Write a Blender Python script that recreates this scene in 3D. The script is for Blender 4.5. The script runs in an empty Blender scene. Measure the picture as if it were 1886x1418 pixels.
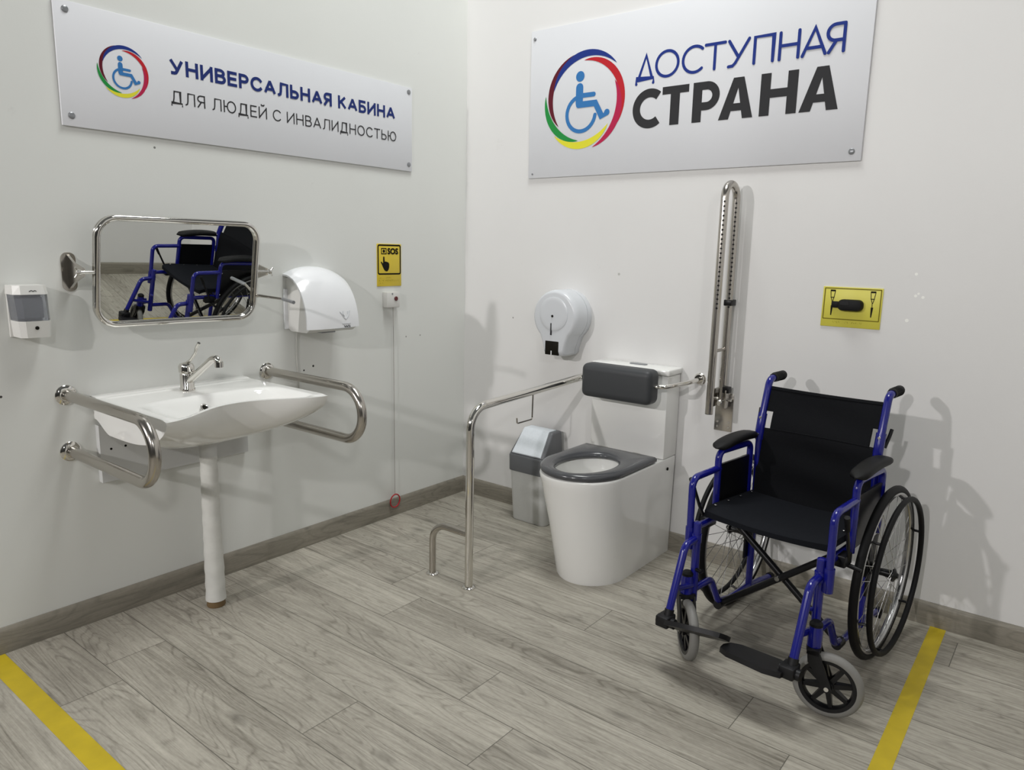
import bpy, bmesh, math, random
from mathutils import Vector, Matrix
random.seed(4)
PI = math.pi
sc = bpy.context.scene
COL = sc.collection

# ------------------------------------------------------------------ camera
cam_d = bpy.data.cameras.new('camera')
cam = bpy.data.objects.new('camera', cam_d)
COL.objects.link(cam)
yaw, pitch, roll = 0.666090463, 0.179947699, 0.0215359321
cy_, sy_ = math.cos(yaw), math.sin(yaw)
fwd = Vector((-sy_*math.cos(pitch), cy_*math.cos(pitch), -math.sin(pitch)))
rt0 = Vector((cy_, sy_, 0)); up0 = rt0.cross(fwd)
rt = rt0*math.cos(roll) + up0*math.sin(roll)
up = up0*math.cos(roll) - rt0*math.sin(roll)
CAM = Vector((2.602, -2.894, 1.3))
m = Matrix((rt, up, -fwd)).transposed().to_4x4(); m.translation = CAM
cam.matrix_world = m
cam_d.sensor_fit = 'HORIZONTAL'; cam_d.sensor_width = 36; cam_d.lens = 25.8146
cam_d.clip_start = 0.01
sc.camera = cam

# ------------------------------------------------------------------ light
sc.view_settings.view_transform = 'Standard'
sc.view_settings.look = 'None'
sc.view_settings.exposure = 0.0
sc.view_settings.gamma = 1.0
sc.view_settings.use_curve_mapping = False

w = bpy.data.worlds.new('hall'); sc.world = w; w.use_nodes = True
nt = w.node_tree; nt.nodes.clear()
out = nt.nodes.new('ShaderNodeOutputWorld'); bg = nt.nodes.new('ShaderNodeBackground')
tc = nt.nodes.new('ShaderNodeTexCoord'); sx = nt.nodes.new('ShaderNodeSeparateXYZ')
rp = nt.nodes.new('ShaderNodeValToRGB')
rp.color_ramp.elements[0].position = 0.0; rp.color_ramp.elements[0].color = (.10, .10, .095, 1)
rp.color_ramp.elements[1].position = 0.85; rp.color_ramp.elements[1].color = (.42, .43, .42, 1)
nt.links.new(tc.outputs['Generated'], sx.inputs[0]); nt.links.new(sx.outputs['Z'], rp.inputs[0])
nt.links.new(rp.outputs[0], bg.inputs[0]); nt.links.new(bg.outputs[0], out.inputs[0])
bg.inputs[1].default_value = 0.30

def area(name, loc, target, size, watts, color, shape='DISK'):
    d = bpy.data.lights.new(name, 'AREA'); d.shape = shape; d.size = size; d.energy = watts; d.color = color
    o = bpy.data.objects.new(name, d); COL.objects.link(o); o.location = loc
    o.rotation_euler = (Vector(target)-Vector(loc)).to_track_quat('-Z', 'Y').to_euler()
    return o
area('hall_spotlight', (0.02, -5.2, 2.35), (1.6, 0, 1.0), 0.12, 58, (1, .97, .96))
area('hall_spotlight', (2.25, -6.0, 2.6), (1.4, 0, 1.0), 0.12, 60, (1, .97, .96))
area('hall_spotlight', (4.5, -4.2, 2.7), (0, -.5, 1.2), 0.2, 18, (1, .99, .97))
area('hall_ceiling_lamp', (1.0, -0.75, 4.3), (.8, -.8, 0), 0.9, 52, (.97, 1, .98))
area('hall_ceiling_lamp', (2.0, -1.15, 4.6), (1.8, -1.1, 0), 0.9, 30, (1, 1, .97))

# ------------------------------------------------------------------ materials
def srgb(r, g, b):
    f = lambda c: (c/255/12.92) if c/255 <= .04045 else ((c/255+.055)/1.055)**2.4
    return (f(r), f(g), f(b), 1)
def mat(name, col, rough=.5, metal=0, noise=0, scale=40, bump=0, coat=0, spec=.5, trans=0, stretch=None):
    m = bpy.data.materials.new(name); m.use_nodes = True
    n = m.node_tree.nodes; l = m.node_tree.links; b = n['Principled BSDF']
    c = col if len(col) == 4 else (*col, 1)
    b.inputs['Base Color'].default_value = c
    b.inputs['Roughness'].default_value = rough; b.inputs['Metallic'].default_value = metal
    b.inputs['Coat Weight'].default_value = coat; b.inputs['Specular IOR Level'].default_value = spec
    b.inputs['Coat Roughness'].default_value = .05
    b.inputs['Transmission Weight'].default_value = trans
    if noise or bump:
        t = n.new('ShaderNodeTexCoord'); no = n.new('ShaderNodeTexNoise'); no.inputs['Scale'].default_value = scale
        no.inputs['Detail'].default_value = 4
        src = t.outputs['Object']
        if stretch:
            mp = n.new('ShaderNodeMapping'); mp.inputs['Scale'].default_value = stretch
            l.new(src, mp.inputs[0]); src = mp.outputs[0]
        l.new(src, no.inputs['Vector'])
        if noise:
            mx = n.new('ShaderNodeMix'); mx.data_type = 'RGBA'
            mx.inputs['A'].default_value = tuple(max(0, x*(1-noise)) for x in c[:3])+(1,)
            mx.inputs['B'].default_value = tuple(min(1, x*(1+noise)) for x in c[:3])+(1,)
            l.new(no.outputs['Fac'], mx.inputs['Factor']); l.new(mx.outputs['Result'], b.inputs['Base Color'])
        if bump:
            bp = n.new('ShaderNodeBump'); bp.inputs['Strength'].default_value = bump; bp.inputs['Distance'].default_value = .002
            l.new(no.outputs['Fac'], bp.inputs['Height']); l.new(bp.outputs[0], b.inputs['Normal'])
    return m

M = {}
M['ceramic'] = mat('ceramic', (.80, .80, .78), .08, 0, .01, 3, coat=.3)
M['chrome'] = mat('chrome', (.72, .70, .66), .09, 1, .03, 20)
M['steel'] = mat('brushed_steel', (.50, .47, .43), .2, 1, .06, 60, stretch=(1, 1, 8))
M['mirror'] = mat('mirror_glass', (.84, .86, .84), .0, 1)
M['blue'] = mat('blue_paint', (.006, .008, .18), .2, 0, .04, 30, coat=.25)
M['black'] = mat('black_plastic', (.008, .008, .009), .45, 0, .15, 60, spec=.3)
M['blackmetal'] = mat('black_metal', (.006, .006, .007), .35, 0, .1, 30, spec=.3)
M['rubber'] = mat('black_rubber', (.006, .006, .0065), .55, 0, .15, 80, spec=.2)
M['fabric'] = mat('black_fabric', (.006, .0065, .008), .9, 0, .2, 500, bump=.25, spec=.15)
M['seatfab'] = mat('seat_fabric', (.008, .009, .012), .85, 0, .2, 500, bump=.25, spec=.12)
M['greytyre'] = mat('grey_tyre', (.20, .197, .185), .5, 0, .06, 40)
M['greyplastic'] = mat('grey_plastic', (.066, .068, .074), .2, 0, .04, 30)
M['bingrey'] = mat('bin_grey', (.115, .12, .128), .42, 0, .05, 60)
M['binsilver'] = mat('bin_silver', (.62, .63, .62), .42, 0, .04, 90)
M['flap'] = mat('flap_silver', (.62, .66, .70), .45, 0, .09, 120)
M['whiteplastic'] = mat('white_plastic', (.80, .81, .83), .16, 0, .01, 20)
M['beigeplastic'] = mat('ivory_plastic', (.66, .655, .63), .3, 0, .01, 20)
M['dispgrey'] = mat('dispenser_plastic', (.62, .64, .67), .25, 0, .015, 20)
M['leather'] = mat('grey_leatherette', (.037, .040, .044), .5, 0, .06, 200, bump=.1)
M['wrap'] = mat('white_wrap', (.62, .62, .59), .45, 0, .12, 25, bump=.5)
M['board'] = mat('white_board', (.56, .565, .56), .5, 0, .03, 10)
M['signboard'] = mat('sign_board', (.69, .70, .73), .45, 0, .01, 5)
M['navy'] = mat('navy_print', srgb(38, 52, 112), .55, 0, .02, 20, spec=.12)
M['blueprint'] = mat('royal_blue_print', srgb(36, 55, 130), .55, 0, .02, 20, spec=.12)
M['iconblue'] = mat('icon_blue_print', srgb(58, 118, 178), .55, 0, .02, 20, spec=.12)
M['darkprint'] = mat('charcoal_print', srgb(52, 52, 54), .55, 0, .02, 20, spec=.12)
M['maroon'] = mat('maroon_print', srgb(96, 30, 42), .55, 0, .02, 20, spec=.12)
M['red'] = mat('red_print', srgb(186, 40, 48), .55, 0, .02, 20, spec=.12)
M['crimson'] = mat('crimson_print', srgb(180, 40, 78), .55, 0, .02, 20, spec=.12)
M['green'] = mat('green_print', srgb(40, 140, 66), .55, 0, .02, 20, spec=.12)
M['yellowprint'] = mat('lemon_print', srgb(222, 216, 60), .55, 0, .02, 20, spec=.12)
M['capgrey'] = mat('screw_cap_grey', srgb(140, 142, 145), .3, .4, .05, 60)
M['signyellow'] = mat('sign_yellow', (.66, .50, .035), .4, 0, .03, 8)
M['signlemon'] = mat('sign_lemon', (.66, .60, .075), .4, 0, .03, 8)
M['olive'] = mat('olive_print', srgb(120, 110, 32), .55, 0, .03, 20, spec=.12)
M['ink'] = mat('black_ink', srgb(22, 20, 14), .55, 0, .05, 20, spec=.12)
M['redplastic'] = mat('red_plastic', (.42, .012, .02), .35, 0, .05, 30)
M['darkred'] = mat('dark_red_plastic', (.10, .012, .014), .35, 0, .05, 30)
M['cord'] = mat('grey_cord', (.38, .36, .34), .6, 0, .05, 60)
M['whitecord'] = mat('white_cord', (.60, .60, .57), .5, 0, .03, 60)
M['tape'] = mat('yellow_tape', (.50, .375, .012), .5, 0, .22, 14)
M['brown'] = mat('brown_flange', (.17, .11, .05), .55, 0, .1, 30)
M['spoke'] = mat('spoke_steel', (.6, .6, .6), .22, 1, .03, 20)
M['rim'] = mat('rim_alloy', (.55, .55, .55), .25, 1, .03, 20)
M['bolt'] = mat('zinc_bolt', (.7, .69, .66), .25, 1, .05, 60)
# smoky see-through tank of the soap dispenser
g = bpy.data.materials.new('smoked_tank'); g.use_nodes = True
gb = g.node_tree.nodes['Principled BSDF']
gb.inputs['Base Color'].default_value = (.36, .38, .43, 1); gb.inputs['Roughness'].default_value = .05
gb.inputs['Transmission Weight'].default_value = .8; gb.inputs['IOR'].default_value = 1.35
gn = g.node_tree.nodes.new('ShaderNodeTexNoise'); gn.inputs['Scale'].default_value = 14
gm = g.node_tree.nodes.new('ShaderNodeMix'); gm.data_type = 'RGBA'
gm.inputs['A'].default_value = (.46, .48, .53, 1); gm.inputs['B'].default_value = (.62, .64, .69, 1)
g.node_tree.links.new(gn.outputs['Fac'], gm.inputs['Factor']); g.node_tree.links.new(gm.outputs['Result'], gb.inputs['Base Color'])
M['tank'] = g

def wall_mat(name, col, marks):
    m = bpy.data.materials.new(name); m.use_nodes = True
    n = m.node_tree.nodes; l = m.node_tree.links; b = n['Principled BSDF']
    b.inputs['Roughness'].default_value = .42; b.inputs['Specular IOR Level'].default_value = .35
    t = n.new('ShaderNodeTexCoord')
    no = n.new('ShaderNodeTexNoise'); no.inputs['Scale'].default_value = 2.2; no.inputs['Detail'].default_value = 5
    l.new(t.outputs['Object'], no.inputs['Vector'])
    mx = n.new('ShaderNodeMix'); mx.data_type = 'RGBA'
    mx.inputs['A'].default_value = tuple(c*.965 for c in col)+(1,); mx.inputs['B'].default_value = tuple(c*1.03 for c in col)+(1,)
    l.new(no.outputs['Fac'], mx.inputs['Factor']); cur = mx.outputs['Result']
    # scuffs: small grey smudges
    n2 = n.new('ShaderNodeTexNoise'); n2.inputs['Scale'].default_value = 7; n2.inputs['Detail'].default_value = 7; n2.inputs['Roughness'].default_value = .7
    l.new(t.outputs['Object'], n2.inputs['Vector'])
    r2 = n.new('ShaderNodeValToRGB'); r2.color_ramp.elements[0].position = .66; r2.color_ramp.elements[1].position = .80
    l.new(n2.outputs['Fac'], r2.inputs[0])
    ms = n.new('ShaderNodeMath'); ms.operation = 'MULTIPLY'; ms.inputs[1].default_value = .35
    l.new(r2.outputs[0], ms.inputs[0])
    m3 = n.new('ShaderNodeMix'); m3.data_type = 'RGBA'; m3.inputs['B'].default_value = (.42, .41, .39, 1)
    l.new(ms.outputs[0], m3.inputs['Factor']); l.new(cur, m3.inputs['A']); cur = m3.outputs['Result']
    # old drill holes: dark dots with a hard edge
    for (p, r, tone_) in marks:
        d = n.new('ShaderNodeVectorMath'); d.operation = 'DISTANCE'; d.inputs[1].default_value = p
        l.new(t.outputs['Object'], d.inputs[0])
        lt = n.new('ShaderNodeMath'); lt.operation = 'LESS_THAN'; lt.inputs[1].default_value = r
        l.new(d.outputs['Value'], lt.inputs[0])
        m4 = n.new('ShaderNodeMix'); m4.data_type = 'RGBA'; m4.inputs['B'].default_value = (tone_, tone_, tone_*.96, 1)
        l.new(lt.outputs[0], m4.inputs['Factor']); l.new(cur, m4.inputs['A']); cur = m4.outputs['Result']
    l.new(cur, b.inputs['Base Color'])
    n5 = n.new('ShaderNodeTexNoise'); n5.inputs['Scale'].default_value = 160
    l.new(t.outputs['Object'], n5.inputs['Vector'])
    bp = n.new('ShaderNodeBump'); bp.inputs['Strength'].default_value = .06; bp.inputs['Distance'].default_value = .002
    l.new(n5.outputs['Fac'], bp.inputs['Height']); l.new(bp.outputs[0], b.inputs['Normal'])
    return m

def wood_mat(name, along, planks, light, dark, tone=.0):
    """grey oak grain running along object x (or y); planks = real floor boards with joints"""
    m = bpy.data.materials.new(name); m.use_nodes = True
    n = m.node_tree.nodes; l = m.node_tree.links; b = n['Principled BSDF']
    def math_(op, a, bb=None, c=None):
        q = n.new('ShaderNodeMath'); q.operation = op
        for i, v in enumerate((a, bb, c)):
            if v is None: continue
            if isinstance(v, (int, float)): q.inputs[i].default_value = v
            else: l.new(v, q.inputs[i])
        return q.outputs[0]
    t = n.new('ShaderNodeTexCoord'); s = n.new('ShaderNodeSeparateXYZ'); l.new(t.outputs['Object'], s.inputs[0])
    X, Y, Z = s.outputs
    if along == 'y': X, Y = Y, X
    if planks:
        PW, PL = .1935, 1.38
        j = math_('FLOOR', math_('DIVIDE', math_('ADD', Y, 1.633), PW))
        jf = math_('DIVIDE', math_('ADD', j, 20.5), 40.0)
        ends = {2: .739, 4: 1.346, 3: 1.95, 1: 1.286, 0: 1.49, -1: 1.065, -2: 1.70, -3: .443, -4: 1.2, 5: .62, 6: 1.72, 7: 1.0}
        rp = n.new('ShaderNodeValToRGB'); rp.color_ramp.interpolation = 'CONSTANT'
        el = rp.color_ramp.elements
        rows = list(range(-12, 9))
        while len(el) < len(rows): el.new(.5)
        for e, row in zip(el, rows): e.position = (row+20.01)/40.0
        for e, row in zip(el, rows):
            v = ends.get(row, random.random()*PL) % PL/PL
            e.color = (v, v, v, 1)
        l.new(jf, rp.inputs[0])
        off = math_('MULTIPLY', rp.outputs[0], PL)
        xr = math_('DIVIDE', math_('SUBTRACT', X, off), PL)
        k = math_('FLOOR', xr)
        fx = math_('FRACT', xr); fy = math_('FRACT', math_('DIVIDE', math_('ADD', Y, 1.633), PW))
        cv = n.new('ShaderNodeCombineXYZ'); l.new(j, cv.inputs[0]); l.new(k, cv.inputs[1])
        wn = n.new('ShaderNodeTexWhiteNoise'); wn.noise_dimensions = '2D'; l.new(cv.outputs[0], wn.inputs['Vector'])
        rnd = wn.outputs['Value']
    else:
        cv = None; rnd = None
    gx = math_('MULTIPLY', X, 1.0); gy = math_('MULTIPLY', math_('ADD', Y, Z) if not planks else Y, 1.0)
    vec = n.new('ShaderNodeCombineXYZ')
    l.new(gx, vec.inputs[0]); l.new(gy, vec.inputs[1])
    if rnd is not None: l.new(math_('MULTIPLY', rnd, 37.0), vec.inputs[2])
    def noise(sx_, sy, det, rough, dist=0):
        mp = n.new('ShaderNodeMapping'); mp.inputs['Scale'].default_value = (sx_, sy, 1)
        l.new(vec.outputs[0], mp.inputs[0])
        q = n.new('ShaderNodeTexNoise'); q.inputs['Scale'].default_value = 1; q.inputs['Detail'].default_value = det
        q.inputs['Roughness'].default_value = rough; q.inputs['Distortion'].default_value = dist
        l.new(mp.outputs[0], q.inputs['Vector']); return q.outputs['Fac']
    broad = noise(.9, 8, 3, .55, .2)
    streak = noise(1.9, 58, 5, .68, .25)
    fine = noise(7, 300, 3, .6)
    speck = noise(60, 160, 2, .5)
    # cathedral grain: thin dark contour lines of a stretched noise field
    field = noise(1.0, 7.5, 2, .5, .35)
    ring = math_('ABSOLUTE', math_('SUBTRACT', math_('FRACT', math_('MULTIPLY', field, 24.0)), .5))
    line = math_('SUBTRACT', 1.0, math_('MINIMUM', 1.0, math_('DIVIDE', ring, .20)))
    line = math_('MULTIPLY', line, noise(2.5, 14, 3, .6))
    v = math_('ADD', math_('MULTIPLY', broad, .50), math_('MULTIPLY', streak, .72))
    v = math_('ADD', v, math_('MULTIPLY', noise(3.2, 15, 4, .65, .5), .45))
    v = math_('ADD', v, math_('MULTIPLY', fine, .45))
    v = math_('ADD', v, math_('MULTIPLY', speck, .25))
    v = math_('SUBTRACT', v, math_('MULTIPLY', line, .34))
    v = math_('SUBTRACT', v, .73)
    if rnd is not None: v = math_('ADD', v, math_('MULTIPLY', math_('SUBTRACT', rnd, .5), .13))
    v = math_('ADD', v, tone)
    r = n.new('ShaderNodeValToRGB')
    r.color_ramp.elements[0].position = .08; r.color_ramp.elements[0].color = (*dark, 1)
    r.color_ramp.elements[1].position = .80; r.color_ramp.elements[1].color = (*light, 1)
    l.new(v, r.inputs[0]); cur = r.outputs[0]
    # dark short cracks
    kn = noise(4.5, 34, 5, .72, .6)
    kr = n.new('ShaderNodeValToRGB'); kr.color_ramp.elements[0].position = .60; kr.color_ramp.elements[1].position = .76
    l.new(kn, kr.inputs[0])
    # knots: scattered dark ovals
    kp = n.new('ShaderNodeMapping'); kp.inputs['Scale'].default_value = (2.6, 7.5, 1); l.new(vec.outputs[0], kp.inputs[0])
    vo = n.new('ShaderNodeTexVoronoi'); vo.inputs['Scale'].default_value = 1; l.new(kp.outputs[0], vo.inputs['Vector'])
    k2 = n.new('ShaderNodeValToRGB'); k2.color_ramp.elements[0].position = .02; k2.color_ramp.elements[0].color = (1, 1, 1, 1)
    k2.color_ramp.elements[1].position = .16; k2.color_ramp.elements[1].color = (0, 0, 0, 1); l.new(vo.outputs['Distance'], k2.inputs[0])
    dk = math_('MINIMUM', 1.0, math_('ADD', math_('MULTIPLY', kr.outputs[0], .62), math_('MULTIPLY', k2.outputs[0], .55)))
    mk = n.new('ShaderNodeMix'); mk.data_type = 'RGBA'; mk.inputs['B'].default_value = tuple(c*.5 for c in dark)+(1,)
    l.new(dk, mk.inputs['Factor']); l.new(cur, mk.inputs['A']); cur = mk.outputs['Result']
    if planks:
        dy = math_('MULTIPLY', math_('MINIMUM', fy, math_('SUBTRACT', 1.0, fy)), PW)
        dx = math_('MULTIPLY', math_('MINIMUM', fx, math_('SUBTRACT', 1.0, fx)), PL)
        gap = math_('LESS_THAN', math_('MINIMUM', dy, dx), .0013)
        mg = n.new('ShaderNodeMix'); mg.data_type = 'RGBA'; mg.inputs['B'].default_value = tuple(c*.45 for c in dark)+(1,)
        l.new(math_('MULTIPLY', gap, .8), mg.inputs['Factor']); l.new(cur, mg.inputs['A']); cur = mg.outputs['Result']
    l.new(cur, b.inputs['Base Color'])
    b.inputs['Roughness'].default_value = .48; b.inputs['Specular IOR Level'].default_value = .35
    bp = n.new('ShaderNodeBump'); bp.inputs['Strength'].default_value = .12; bp.inputs['Distance'].default_value = .001
    l.new(streak, bp.inputs['Height']); l.new(bp.outputs[0], b.inputs['Normal'])
    return m

# ------------------------------------------------------------------ mesh builder
def ident(p): return p
class MB:
    def __init__(s, fn=None): s.v = []; s.f = []; s.fn = fn or ident
    def add(s, vs, fs):
        o = len(s.v); s.v += [Vector(s.fn(Vector(p))) for p in vs]; s.f += [tuple(i+o for i in f) for f in fs]; return s
    def bm(s, b):
        b.verts.index_update()
        s.add([v.co.copy() for v in b.verts], [[v.index for v in f.verts] for f in b.faces]); b.free(); return s
    def box(s, lo, hi, bevel=0, seg=2, mtx=None):
        b = bmesh.new(); bmesh.ops.create_cube(b, size=1)
        for v in b.verts: v.co = Vector([lo[i]+(v.co[i]+.5)*(hi[i]-lo[i]) for i in range(3)])
        if bevel: bmesh.ops.bevel(b, geom=b.edges[:], offset=bevel, segments=seg, affect='EDGES', profile=.5)
        if mtx is not None: b.transform(mtx)
        return s.bm(b)
    def tube(s, path, r, seg=12, closed=False, cap=True):
        P = [Vector(p) for p in path]; n = len(P)
        R = r if isinstance(r, (list, tuple)) else [r]*n
        T = []
        for i in range(n):
            if closed: d = P[(i+1) % n]-P[i-1]
            else: d = P[min(i+1, n-1)]-P[max(i-1, 0)]
            T.append(d.normalized())
        a = Vector((0, 0, 1)) if abs(T[0].z) < .9 else Vector((1, 0, 0))
        N = (a-T[0]*a.dot(T[0])).normalized(); rings = []
        for i in range(n):
            if i: N = (N-T[i]*N.dot(T[i])).normalized()
            B = T[i].cross(N)
            rings.append([P[i]+(N*math.cos(t)+B*math.sin(t))*R[i] for t in [2*PI*k/seg for k in range(seg)]])
        return s.loft(rings, cap, closed)
    def loft(s, rings, cap=True, closed=False):
        n = len(rings); k = len(rings[0]); vs = [p for r in rings for p in r]; fs = []
        for i in range(n if closed else n-1):
            a = i*k; b = ((i+1) % n)*k
            for q in range(k): fs.append((a+q, a+(q+1) % k, b+(q+1) % k, b+q))
        if cap and not closed: fs += [tuple(range(k-1, -1, -1)), tuple(range((n-1)*k, n*k))]
        return s.add(vs, fs)
    def lathe(s, prof, org, axis, seg=24, cap=True):
        ax = Vector(axis).normalized(); a = Vector((0, 0, 1)) if abs(ax.z) < .9 else Vector((1, 0, 0))
        N = (a-ax*a.dot(ax)).normalized(); B = ax.cross(N); o = Vector(org)
        return s.loft([[o+ax*h+(N*math.cos(t)+B*math.sin(t))*r for t in [2*PI*k/seg for k in range(seg)]] for r, h in prof], cap)
    def cyl(s, a, b, r, seg=16): return s.tube([a, b], r, seg)
    def torus(s, c, axis, R, r, seg=48, rs=10):
        ax = Vector(axis).normalized(); a = Vector((0, 0, 1)) if abs(ax.z) < .9 else Vector((1, 0, 0))
        N = (a-ax*a.dot(ax)).normalized(); B = ax.cross(N); c = Vector(c)
        return s.tube([c+(N*math.cos(t)+B*math.sin(t))*R for t in [2*PI*k/seg for k in range(seg)]], r, rs, True)
    def prism(s, poly, fn, d0, d1):
        k = len(poly); vs = [fn(a, b, d0) for a, b in poly]+[fn(a, b, d1) for a, b in poly]
        fs = [tuple(range(k)), tuple(range(2*k-1, k-1, -1))]+[(i, (i+1) % k, k+(i+1) % k, k+i) for i in range(k)]
        return s.add(vs, fs)
def fillet(pts, r, seg=6):
    P = [Vector(p) for p in pts]; o = [P[0]]
    for i in range(1, len(P)-1):
        rr = r[i-1] if isinstance(r, (list, tuple)) else r
        a = (P[i-1]-P[i]); b = (P[i+1]-P[i]); la, lb = a.length, b.length; a.normalize(); b.normalize()
        ang = a.angle(b)
        d = min(rr/math.tan(ang/2), la*.49, lb*.49); rr2 = d*math.tan(ang/2)
        c = P[i]+(a+b).normalized()*(rr2/math.sin(ang/2))
        p0, p1 = P[i]+a*d, P[i]+b*d
        v0, v1 = p0-c, p1-c
        for k in range(seg+1):
            o.append(c+(v0*math.sin((1-k/seg)*(PI-ang))+v1*math.sin(k/seg*(PI-ang)))/max(1e-6, math.sin(PI-ang)))
    o.append(P[-1]); return o
def rrect(a0, b0, a1, b1, r, seg=6):
    o = []
    for (ca, cb, t0) in ((a1-r, b1-r, 0), (a0+r, b1-r, 90), (a0+r, b0+r, 180), (a1-r, b0+r, 270)):
        for k in range(seg+1):
            t = math.radians(t0+90*k/seg); o.append((ca+r*math.cos(t), cb+r*math.sin(t)))
    return o

ROOT = {}
def thing(name, label, cat, loc=(0, 0, 0), rotz=0, group=None):
    o = bpy.data.objects.new(name, None); COL.objects.link(o); o.location = loc; o.rotation_euler = (0, 0, rotz)
    o.empty_display_size = .05
    o['label'] = label; o['category'] = cat
    if group: o['group'] = group
    return o
def mk(name, mb, m, inv=None, angle=40, smooth=True):
    me = bpy.data.meshes.new(name)
    vs = [inv @ v for v in mb.v] if inv else mb.v
    me.from_pydata([tuple(v) for v in vs], [], mb.f); me.validate()
    b = bmesh.new(); b.from_mesh(me); bmesh.ops.recalc_face_normals(b, faces=b.faces[:]); b.to_mesh(me); b.free()
    if smooth:
        me.polygons.foreach_set('use_smooth', [True]*len(me.polygons)); me.set_sharp_from_angle(angle=math.radians(angle))
    me.materials.append(M[m] if isinstance(m, str) else m)
    o = bpy.data.objects.new(name, me); COL.objects.link(o); return o
def part(name, mb, m, root, under=None, local=False, label=None, angle=40):
    """vertices in world space (or in the thing's own space when local)"""
    inv = None if local else Matrix.LocRotScale(root.location, root.rotation_euler, None).inverted()
    o = mk(name, mb, m, inv, angle); o.parent = under or root
    if label: o['label'] = label
    return o
def single(name, mb, m, label, cat, loc, group=None):
    o = mk(name, mb, m, Matrix.Translation(Vector(loc)).inverted()); o.location = loc
    o['label'] = label; o['category'] = cat
    if group: o['group'] = group
    return o
def struct(name, mb, m, label=None):
    o = mk(name, mb, m); o['kind'] = 'structure'
    if label: o['label'] = label
    return o

# ------------------------------------------------------------------ the room
RX = 3.15
HT = 2.62
LEND, REND = -2.47, -2.35
M['floor'] = wood_mat('grey_oak_planks', 'x', True, (.50, .472, .405), (.165, .150, .122))
M['skirt_x'] = wood_mat('grey_oak_skirting', 'x', False, (.31, .285, .235), (.15, .138, .112))
M['skirt_y'] = wood_mat('grey_oak_skirting_side', 'y', False, (.31, .285, .235), (.15, .138, .112))
M['skirtcap'] = mat('skirting_cap', (.25, .24, .22), .4, 0, .1, 30)
MARKS_L = [((0, -.970, .797), .005, .05), ((0, -1.018, .783), .004, .05), ((0, -.424, .882), .004, .3), ((0, -.329, .882), .004, .3), ((0, -2.127, .826), .004, .05), ((0, -1.60, 1.625), .004, .2)]
MARKS_B = [((2.109, 0, 1.177), .005, .9), ((2.117, 0, 1.185), .004, .9), ((2.132, 0, 1.173), .005, .9), ((2.103, 0, 1.252), .005, .9), ((2.090, 0, 1.090), .006, .9), ((.325, 0, .973), .004, .3), ((.921, 0, 1.21), .006, .5)]
M['wall_l'] = wall_mat('white_wall_paint', (.715, .725, .70), MARKS_L)
M['wall_b'] = wall_mat('white_wall_paint_back', (.735, .73, .722), MARKS_B)
struct('floor', MB().box((-1.6, -4.6, -.05), (4.6, .12, 0)), 'floor')
struct('wall_left', MB().box((-.09, LEND, 0), (0, .09, HT)), 'wall_l')
struct('wall_back', MB().box((0, 0, 0), (RX, .09, HT)), 'wall_b')
struct('wall_right', MB().box((RX, REND, 0), (RX+.09, .09, HT)), 'wall_b')
def skirting(name, fn, L, m):
    prof = [(0, 0), (.014, 0), (.014, .070), (.011, .079), (.006, .085), (0, .085)]
    b = MB(); k = len(prof)
    b.loft([[fn(0, d, z) for d, z in prof], [fn(L, d, z) for d, z in prof]])
    return struct(name, b, m)
skirting('baseboard_left', lambda s, d, z: Vector((d, -s, z)), -LEND, 'skirt_y')
skirting('baseboard_back', lambda s, d, z: Vector((.014+s, -d, z)), RX-.028, 'skirt_x')
skirting('baseboard_right', lambda s, d, z: Vector((RX-d, -s, z)), -REND, 'skirt_y')

# floor tape
single('floor_tape', MB().prism([(2.284, -.0145), (2.334, -.0145), (2.352, -1.75), (2.302, -1.75)], lambda a, b, d: Vector((a, b, d)), 0, .0008), 'tape',
       'yellow floor tape running out from the back wall beside the wheelchair', 'tape', (2.32, -.9, 0))
single('floor_tape', MB().box((.0145, -2.252, 0), (1.5, -2.194, .0008)), 'tape',
       'yellow floor tape starting at the skirting of the washbasin wall', 'tape', (.7, -2.22, 0))

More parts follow.
